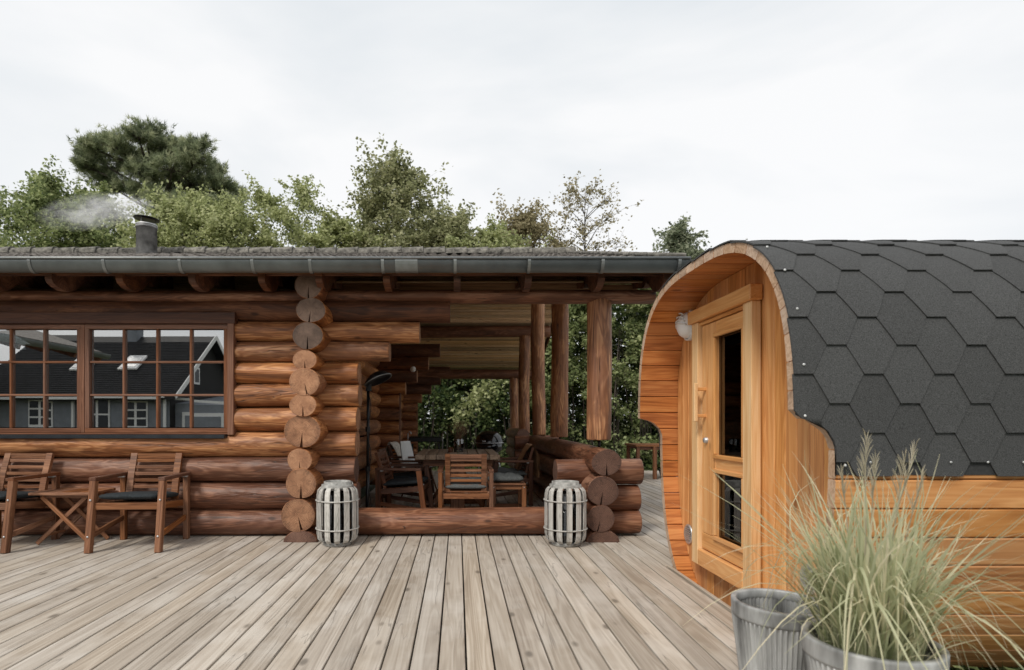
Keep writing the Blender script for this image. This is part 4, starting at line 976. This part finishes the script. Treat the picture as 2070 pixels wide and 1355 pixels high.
# ------------------------------------------------------------------ trees
def pix(px, py, d): return Vector(((px-925)*d/1150, d, 1.086-(py-851)*d/1150))
def tree(name, label, Y, px, top, wpx, low, mat, bark, nleaf, leaf, seed, lean=0.0, clumps=26, shape=None, sparse=1.0, group='trees behind the house', stems=1, cs=.20):
    """px centre, top and low (crown limits) in metres derived from the photo; crown of leaf clumps on limbs"""
    g = np.random.default_rng(seed); rg = random.Random(seed); base = pix(px, 851, Y); base.z = -.32
    H = pix(px, top, Y).z; zl = pix(px, low, Y).z; W = wpx*Y/1150/2
    t = thing(name, base, label, 'tree', group); shape = shape or (lambda u: (1-u**2.2)*.55+.45*math.sin(math.pi*min(1, u*1.05+.12)))
    tr = []; P = []
    for s in range(stems):
        ox = (s-(stems-1)/2)*.5; n = 9; path = []
        for k in range(n):
            u = k/(n-1); path.append(base+Vector((ox*(1+u*1.5)+lean*u*H+.12*math.sin(u*5+seed+s), .12*math.cos(u*4+seed), (H*.97-base.z)*u)))
        rad = [max(.012, (.045+.011*H)*(1-u/(n-1))**1.1/(1+.4*(stems-1))) for u in range(n)]; tr.append(tube_geo(path, rad, 7))
        at = lambda z: path[0].lerp(path[-1], 0) if z <= path[0].z else next((path[i].lerp(path[i+1], (z-path[i].z)/(path[i+1].z-path[i].z)) for i in range(n-1) if path[i].z <= z <= path[i+1].z), path[-1])
        for c in range(clumps//stems):
            u = (c+.5)/(clumps//stems); u = min(.99, max(0, u+rg.uniform(-.08, .08))); z = zl+(H-zl)*u; a = c*2.399+seed; q = math.sqrt(rg.uniform(.25, 1)); rr = W*shape(u)*q
            ax = at(z); cpt = Vector((ax.x+rr*math.cos(a), ax.y+rr*math.sin(a)*.8, z)); rc = W*cs*rg.uniform(.7, 1.35)*(1.15-.45*u)
            o = at(max(base.z+.5, z-rr*rg.uniform(.5, .9))); mid = o.lerp(cpt, .55)+Vector((0, 0, rr*.10)); tr.append(tube_geo([o, mid, cpt], [.008+.010*rr, .006+.006*rr, .004], 5))
            for j in range(6):
                e = cpt+Vector((rg.gauss(0, 1), rg.gauss(0, 1), rg.gauss(.35, .8)))*rc*.9; tr.append(tube_geo([cpt.lerp(mid, rg.uniform(0, .5)), cpt.lerp(e, .6)+Vector((0, 0, .05)), e], [.006, .004, .0015], 4))
                m = int(nleaf/clumps/7*rg.uniform(.4, 1.6)*sparse); q = g.random((m, 1))**.7; b = np.array(cpt)+(np.array(e)-np.array(cpt))*q*1.25; P.append(b+g.normal(size=(m, 3))*rc*np.array([.20, .20, .17]))
            m = int(nleaf/clumps/7*sparse); P.append(np.array(cpt)+g.normal(size=(m, 3))*rc*np.array([.5, .5, .38]))
    V, F = merge(tr); obj('trunk', mesh('trunk', V, F, bark, smooth=True), t)
    P = np.concatenate(P); obj('crown', leaf_mesh('crown', P, leaf, mat, rg), t); return t
# ---- trees over the roof
tree('broadleaf_tree', 'mid green broadleaf tree right behind the drifting chimney smoke', 20, 85, 372, 250, 560, M['leaf_a'], M['bark'], 19000, .13, 3, clumps=44, cs=.26)
tree('broadleaf_tree', 'rounded broadleaf tree rising behind the pine trunk', 21, 200, 398, 200, 560, M['leaf_a'], M['bark'], 14000, .13, 13, clumps=30, cs=.28)
tree('broadleaf_tree', 'pale leafy tree just behind the chimney pipe', 19, 385, 425, 260, 540, M['leaf_b'], M['bark_grey'], 17000, .12, 5, clumps=34, cs=.26)
tree('broadleaf_tree', 'airy pale green tree with two thin tops beside the pine', 20, 570, 385, 230, 560, M['leaf_b'], M['bark_grey'], 12000, .115, 8, clumps=34, cs=.22, stems=2)
tree('broadleaf_tree', 'tall pointed olive green tree above the middle of the roof', 20, 800, 345, 280, 540, M['leaf_c'], M['bark_grey'], 20000, .13, 11, clumps=52, cs=.22, shape=lambda u: .95*(1-u)**.75+.06)
tree('broadleaf_tree', 'low olive bush top between the tall pointed tree and brownish tree', 19, 925, 460, 190, 540, M['leaf_c'], M['bark_grey'], 10000, .12, 31, clumps=22, cs=.26)
tree('broadleaf_tree', 'low pale green tree top between the airy tree and the tall pointed tree', 19, 680, 455, 170, 540, M['leaf_b'], M['bark_grey'], 10000, .13, 33, clumps=20, cs=.26)
tree('broadleaf_tree', 'brownish olive tree with rounded crown beside the half bare tree', 20, 1060, 440, 200, 560, M['leaf_d'], M['bark_grey'], 10500, .115, 17, clumps=30, cs=.25)
tree('bare_tree', 'half bare thin tree with few brown leaves above the gutter end', 20, 1180, 370, 200, 540, M['leaf_d'], M['bark_grey'], 4200, .11, 19, clumps=26, cs=.24, sparse=.45, lean=.015, shape=lambda u: .75-.25*u)
tree('broadleaf_tree', 'pale low bush top beside the brownish olive tree above the roof ridge', 18, 985, 475, 190, 540, M['leaf_b'], M['bark_grey'], 7000, .11, 35, clumps=18, cs=.28)
tree('broadleaf_tree', 'pale bushy tree top directly beside the chimney cap', 18.5, 470, 430, 200, 540, M['leaf_b'], M['bark_grey'], 11000, .115, 37, clumps=24, cs=.27)
tree('willow_tree', 'grey green slender tree between roof corner and sauna', 18, 1376, 470, 175, 700, M['leaf_g'], M['bark_grey'], 15000, .12, 24, clumps=40, cs=.30, stems=1)
# ---- pine
def pine():
    Y = 23; base = pix(360, 851, Y); base.z = -.32; t = thing('pine_tree', base, 'dark green pine with spreading flat crown behind the chimney', 'tree', 'trees behind the house')
    rg = random.Random(4); g = np.random.default_rng(4); tr = []; top = pix(330, 330, Y); trunk = [base, pix(372, 640, Y), pix(368, 520, Y), pix(352, 450, Y), pix(330, 400, Y), pix(300, 340, Y)]
    tr.append(tube_geo(trunk, [.26, .22, .18, .15, .11, .05], 8)); N = []; 
    lobes = [(px, py, rp*.80) for px, py, rp in [(185, 300, 28), (218, 290, 30), (235, 300, 40), (280, 278, 26), (300, 275, 34), (345, 300, 36), (285, 322, 44), (225, 340, 45), (350, 340, 45), (400, 325, 30), (390, 365, 40), (430, 350, 26), (455, 385, 28), (420, 400, 34), (320, 365, 30), (180, 315, 22), (475, 405, 26), (250, 385, 30), (215, 372, 26), (310, 405, 30), (345, 430, 28), (285, 352, 30), (180, 340, 24), (400, 300, 24), (370, 318, 30), (450, 420, 28), (360, 415, 24), (370, 390, 34), (405, 430, 26), (330, 300, 26), (440, 375, 22), (290, 390, 22), (200, 350, 20)]]
    tips = []
    for k, (px, py, rp) in enumerate(lobes):
        c = pix(px, py, Y+rg.uniform(-1.3, 1.3)); r = rp*Y/1150; o = trunk[min(5, 2+int((470-py)/55))] if py < 470 else trunk[2]
        mid = o.lerp(c, .55)+Vector((0, 0, -.12*r)); tr.append(tube_geo([o, mid, c], [.07, .05, .02], 6))
        for j in range(int(8+rp*.75)):
            d = Vector((rg.gauss(0, 1), rg.gauss(0, 1), rg.gauss(.25, .55))); d.normalize(); d.z *= .62; e = c+d*r*rg.uniform(.5, 1.25); e.z += .04; tr.append(tube_geo([c.lerp(o, rg.uniform(0, .15)), e], [.014, .006], 4))
            for q in range(7): tips.append((e+Vector((rg.gauss(0, .13), rg.gauss(0, .13), rg.gauss(0, .09))), d))
    V, F = merge(tr); obj('trunk', mesh('trunk', V, F, M['bark'], smooth=True), t)
    nn = 17; P = np.repeat(np.array([p[:] for p, d in tips]), nn, 0); D = np.repeat(np.array([d[:] for p, d in tips]), nn, 0); n = len(P)
    d = g.normal(size=(n, 3))*.75+D*.55+np.array([0, 0, .45]); d /= np.linalg.norm(d, axis=1)[:, None]; s = np.cross(d, g.normal(size=(n, 3))); s /= np.linalg.norm(s, axis=1)[:, None]
    P = P+g.normal(size=(n, 3))*.03; L = g.uniform(.13, .26, n)[:, None]; V = np.stack([P+s*.013, P-s*.013, P+d*L], 1).reshape(-1, 3)
    obj('crown', fast_mesh('crown', V, np.arange(3*n).reshape(n, 3), np.repeat(np.repeat(g.random(len(tips)), nn), 3), M['needle']), t)
pine()
# ---- tall shrubs behind the porch and the far deck
def shrub(label, x, y, w, h, n, mat, seed, leaf=.12, z0=-.32, dens=1.0):
    g = np.random.default_rng(seed); rg = random.Random(seed); t = thing('hedge_shrub', (x, y, -.32), label, 'shrub', 'tall hedge shrubs behind the porch'); tr = []; P = []
    for k in range(12):
        a = rg.uniform(0, 6.28); b = Vector((x+rg.uniform(-.45, .45)*w, y+rg.uniform(-.4, .4), -.32)); e = b+Vector((rg.gauss(0, .25), rg.gauss(0, .2), h*rg.uniform(.55, .9)))
        tr.append(tube_geo([b, b.lerp(e, .5)+Vector((rg.gauss(0, .1), rg.gauss(0, .1), 0)), e], [.028, .02, .008], 5))
    V, F = merge(tr); obj('stems', mesh('stems', V, F, M['bark'], smooth=True), t)
    nc = 70
    for k in range(nc):
        zz = rg.random()**.75*h; u = zz/h; a = rg.uniform(0, 6.28); rr = math.sqrt(rg.random()); lim = w*.55*(1-.35*u**3)
        c = np.array([x+lim*rr*math.cos(a), y+.9*rr*math.sin(a), -.1+zz]); rc = rg.uniform(.2, .48); m = int(n/nc*rg.uniform(.5, 1.5)*(.35 if zz < h*.28 else 1)); q = g.normal(size=(m, 3)); q /= np.linalg.norm(q, axis=1)[:, None]
        P.append(c+q*(rc*g.random((m, 1))**.4)*np.array([1, 1, .8]))
    obj('foliage', leaf_mesh('foliage', np.concatenate(P), leaf, mat, rg), t)
sl = ['dark hedge shrub straight behind the dining table', 'dark hedge shrub behind the kettle barbecue', 'hedge shrub seen between the two farthest porch posts', 'leafy green shrub seen beside the thickest porch post', 'bright green tall shrub between the porch and sauna', 'tall shrub behind the plain far table', 'shrub half hidden behind the sauna front', 'dark hedge shrub at the end of the far log wall']
for k, (x, y, w, h, n, mt) in enumerate(((-.1, 17.6, 2.4, 3.8, 9000, 'leaf_e'), (1.7, 17.4, 2.4, 4.1, 10000, 'leaf_e'), (3.2, 17.2, 2.2, 5.3, 12000, 'leaf_a'), (4.8, 16.9, 2.3, 5.5, 19000, 'leaf_h'), (6.3, 17.0, 2.3, 5.6, 19000, 'leaf_h'), (7.9, 17.2, 2.4, 5.0, 11000, 'leaf_e'), (9.7, 17.4, 2.6, 4.2, 9000, 'leaf_e'), (-1.9, 17.6, 2.2, 3.8, 7000, 'leaf_e'))):
    shrub(sl[k], x, y, w, h, n, M[mt], 50+k)
P = np.concatenate([np.stack([RNG.uniform(-3, 12, 85000), 18.9+RNG.normal(0, .45, 85000), -.3+5.3*RNG.random(85000)**.95], 1), np.stack([RNG.uniform(-3, 12, 6000), RNG.uniform(16.2, 18.2, 6000), -.32+.35*RNG.random(6000)**2], 1)])
tag(obj('hedge_backing', leaf_mesh('hedge_backing', P, .15, M['leaf_e'], rg)), 'dense dark mass of hedge leaves behind the shrubs', None, None, 'stuff')
# a drooping bright branch under the far porch beam
br = []; PP = []
for k in range(22):
    u = k/21; c = pix(1000-75*u+6*math.sin(k*2.1), 775+75*u**1.2, 15.6); PP.append(np.array(c)+np.random.default_rng(k).normal(size=(30, 3))*np.array([.22-.10*u, .15, .16]))
hb = thing('overhanging_branch', pix(1010, 765, 15.6), 'light green leafy branch drooping below the far porch beam', 'branch'); V, F = tube_geo([pix(1040, 700, 16.2), pix(990, 775, 15.7), pix(950, 810, 15.6), pix(925, 850, 15.6)], [.03, .02, .012, .004], 5); obj('limb', mesh('limb', V, F, M['bark_grey']), hb); obj('leaves', leaf_mesh('leaves', np.concatenate(PP), .12, M['leaf_b'], rg), hb)
# ------------------------------------------------------------------ neighbour house mirrored in the window panes
nb = thing('neighbour_house', (-15, -13, -.3), 'grey house with dark tiled roof mirrored in the log house window', 'house')
NX0, NX1, NY, NR, NE, NZ = -19.5, -11.5, -12.0, -15.6, 2.15, 5.0
obj('wall', mesh('wall', [(NX0, NY, -.3), (NX1, NY, -.3), (NX1, NY, NE+.1), (NX0, NY, NE+.1)], [(0, 1, 2, 3)], M['nb_wall']), nb)
prism('gable', nb, [(NY-.02, -.3), (NR*2-NY, -.3), (NR*2-NY, NE), (NR, NZ-.05), (NY-.02, NE)], 'x', NX1-.2, NX1, M['nb_dark'])
rf = prism('roof', nb, [(NY+.4, NE-.12), (NR, NZ), (NR*2-NY-.4, NE-.12), (NR*2-NY-.4, NE-.27), (NR, NZ-.17), (NY+.4, NE-.27)], 'x', NX0, NX1+.4, M['nb_roof'])
for k in range(32): y = NY+.35-k*.112; z = NE-.12+(NZ-NE+.12)*(NY+.4-y)/(NY+.4-NR); bar('tile_course', rf, (NX0, y, z+.012), (NX1+.4, y, z+.012), .03, .02, M['nb_roof'], 0)
for s in (NX1+.41,): bar('barge_board', rf, (s, NY+.4, NE-.16), (s, NR, NZ-.04), .04, .2, M['nb_white']); bar('barge_board', rf, (s, NR, NZ-.04), (s, NR*2-NY-.4, NE-.16), .04, .2, M['nb_white'])
box('chimney', rf, (-14.9, NR+.1, NZ+.2), (.55, .55, 1.5), M['nb_wall'])
for xx in (-15.9, -13.9):
    y = -13.6; z = NE-.12+(NZ-NE+.12)*(NY+.4-y)/(NY+.4-NR); sk = bar('skylight', rf, (xx, y-.5, z+.42), (xx, y+.5, z-.28), .75, .08, M['nb_white']); bar('pane', sk, (xx, y-.42, z+.40), (xx, y+.42, z-.19), .58, .06, M['steel'])
bar('gutter', nb, (NX0, NY+.45, NE-.15), (NX1, NY+.45, NE-.15), .1, .1, M['nb_white'])
for xx, w, z0, z1, nm in ((-14.4, 1.0, .0, 2.0, 'door'), (-12.9, .95, .75, 1.95, 'window'), (-16.6, .9, .75, 1.95, 'window')):
    w0 = box(nm, nb, (xx, NY+.03, (z0+z1)/2), (w, .05, z1-z0), M['nb_white']); iw = w/2-.1
    for s in (-1, 1):
        for q in range(3): box('pane', w0, (xx+s*w/4, NY+.058, z0+.12+(z1-z0-.2)*(q+.5)/3), (iw, .01, (z1-z0-.3)/3-.03), M['sill'])
for xx in (-15.3, -11.65): bar('downpipe', nb, (xx, NY+.1, -.2), (xx, NY+.1, NE-.1), .09, .09, M['nb_white'])
box('gable_window', nb, (NX1+.02, -14.3, 3.05), (.04, .55, .75), M['nb_white']); box('gable_pane', nb, (NX1+.045, -14.3, 3.05), (.02, .36, .58), M['sill'])
gr = prism('garage', nb, [(NY-.4, -.3), (-17, -.3), (-17, 2.3), (NY-.4, 1.75)], 'x', NX1+.02, NX1+2.3, M['nb_wall']); bar('garage_fascia', nb, (NX1, NY-.35, 1.95), (NX1+2.4, NY-.35, 1.80), .04, .10, M['nb_white'])
box('garage_door', gr, (NX1+1.2, NY-.37, .68), (1.75, .05, 1.45), M['nb_white']); box('garage_panel', gr, (NX1+1.2, NY-.335, .64), (1.5, .03, 1.25), M['nb_wall'])
tree('garden_tree', 'dark tree beside the grey house mirrored in the window', 20, 925, 650, 150, 840, M['leaf_e'], M['bark'], 5000, .2, 77, clumps=18, group=None)
o = bpy.data.objects['garden_tree']; o.matrix_basis = Matrix.Translation((-19.0, -10.8, -.3))
lf = thing('low_fence', (-13, -7, -.3), 'dark low board fence mirrored along the bottom of the window', 'fence')
for k in range(3): bar('rail', lf, (-22, -7, .0+.22*k), (-5, -7, .0+.22*k), .03, .16, M['table_grey'])
for k in range(9): bar('post', lf, (-22+2.1*k, -7.06, -.32), (-22+2.1*k, -7.06, .62), .09, .09, M['table_grey'])
# ------------------------------------------------------------------ chimney smoke
def smoke():
    c = pix(188, 428, 9.0); V, F = lathe_geo([(.0, -1), (.5, -.86), (.87, -.5), (1, 0), (.87, .5), (.5, .86), (.0, 1)], 20)
    me = mesh('smoke', V, F, [], smooth=True); t = NT('smoke'); t.t.nodes.remove(t.p); v = t.n('ShaderNodeTexCoord').outputs['Object']
    s = t.n('ShaderNodeSeparateXYZ'); t.l(v, s.inputs[0]); n = t.noise(t.vmath('MULTIPLY', v, (1.8, 1.1, 1.2)), 1.8, 3, .55, 1.0); r = t.vmath('LENGTH', v)
    f = t.math('MULTIPLY', maprange(t, n, .40, .70, 0, 1), t.math('MULTIPLY', maprange(t, r, .2, 1, 1, 0), maprange(t, s.outputs[0], -1, .9, .25, 1.3))); pv = t.n('ShaderNodeVolumePrincipled'); pv.inputs['Color'].default_value = (.985, .99, 1, 1); t.l(t.math('MULTIPLY', f, 9.0), pv.inputs['Density']); t.l(pv.outputs[0], t.out.inputs['Volume'])
    me.materials.append(t.m); Mx = Matrix.Translation(c) @ Matrix.Rotation(R(-7), 4, 'Y') @ Matrix.Diagonal((1.0, .26, .30, 1)); tag(obj('smoke', me, None, Mx), kind='stuff')
smoke()
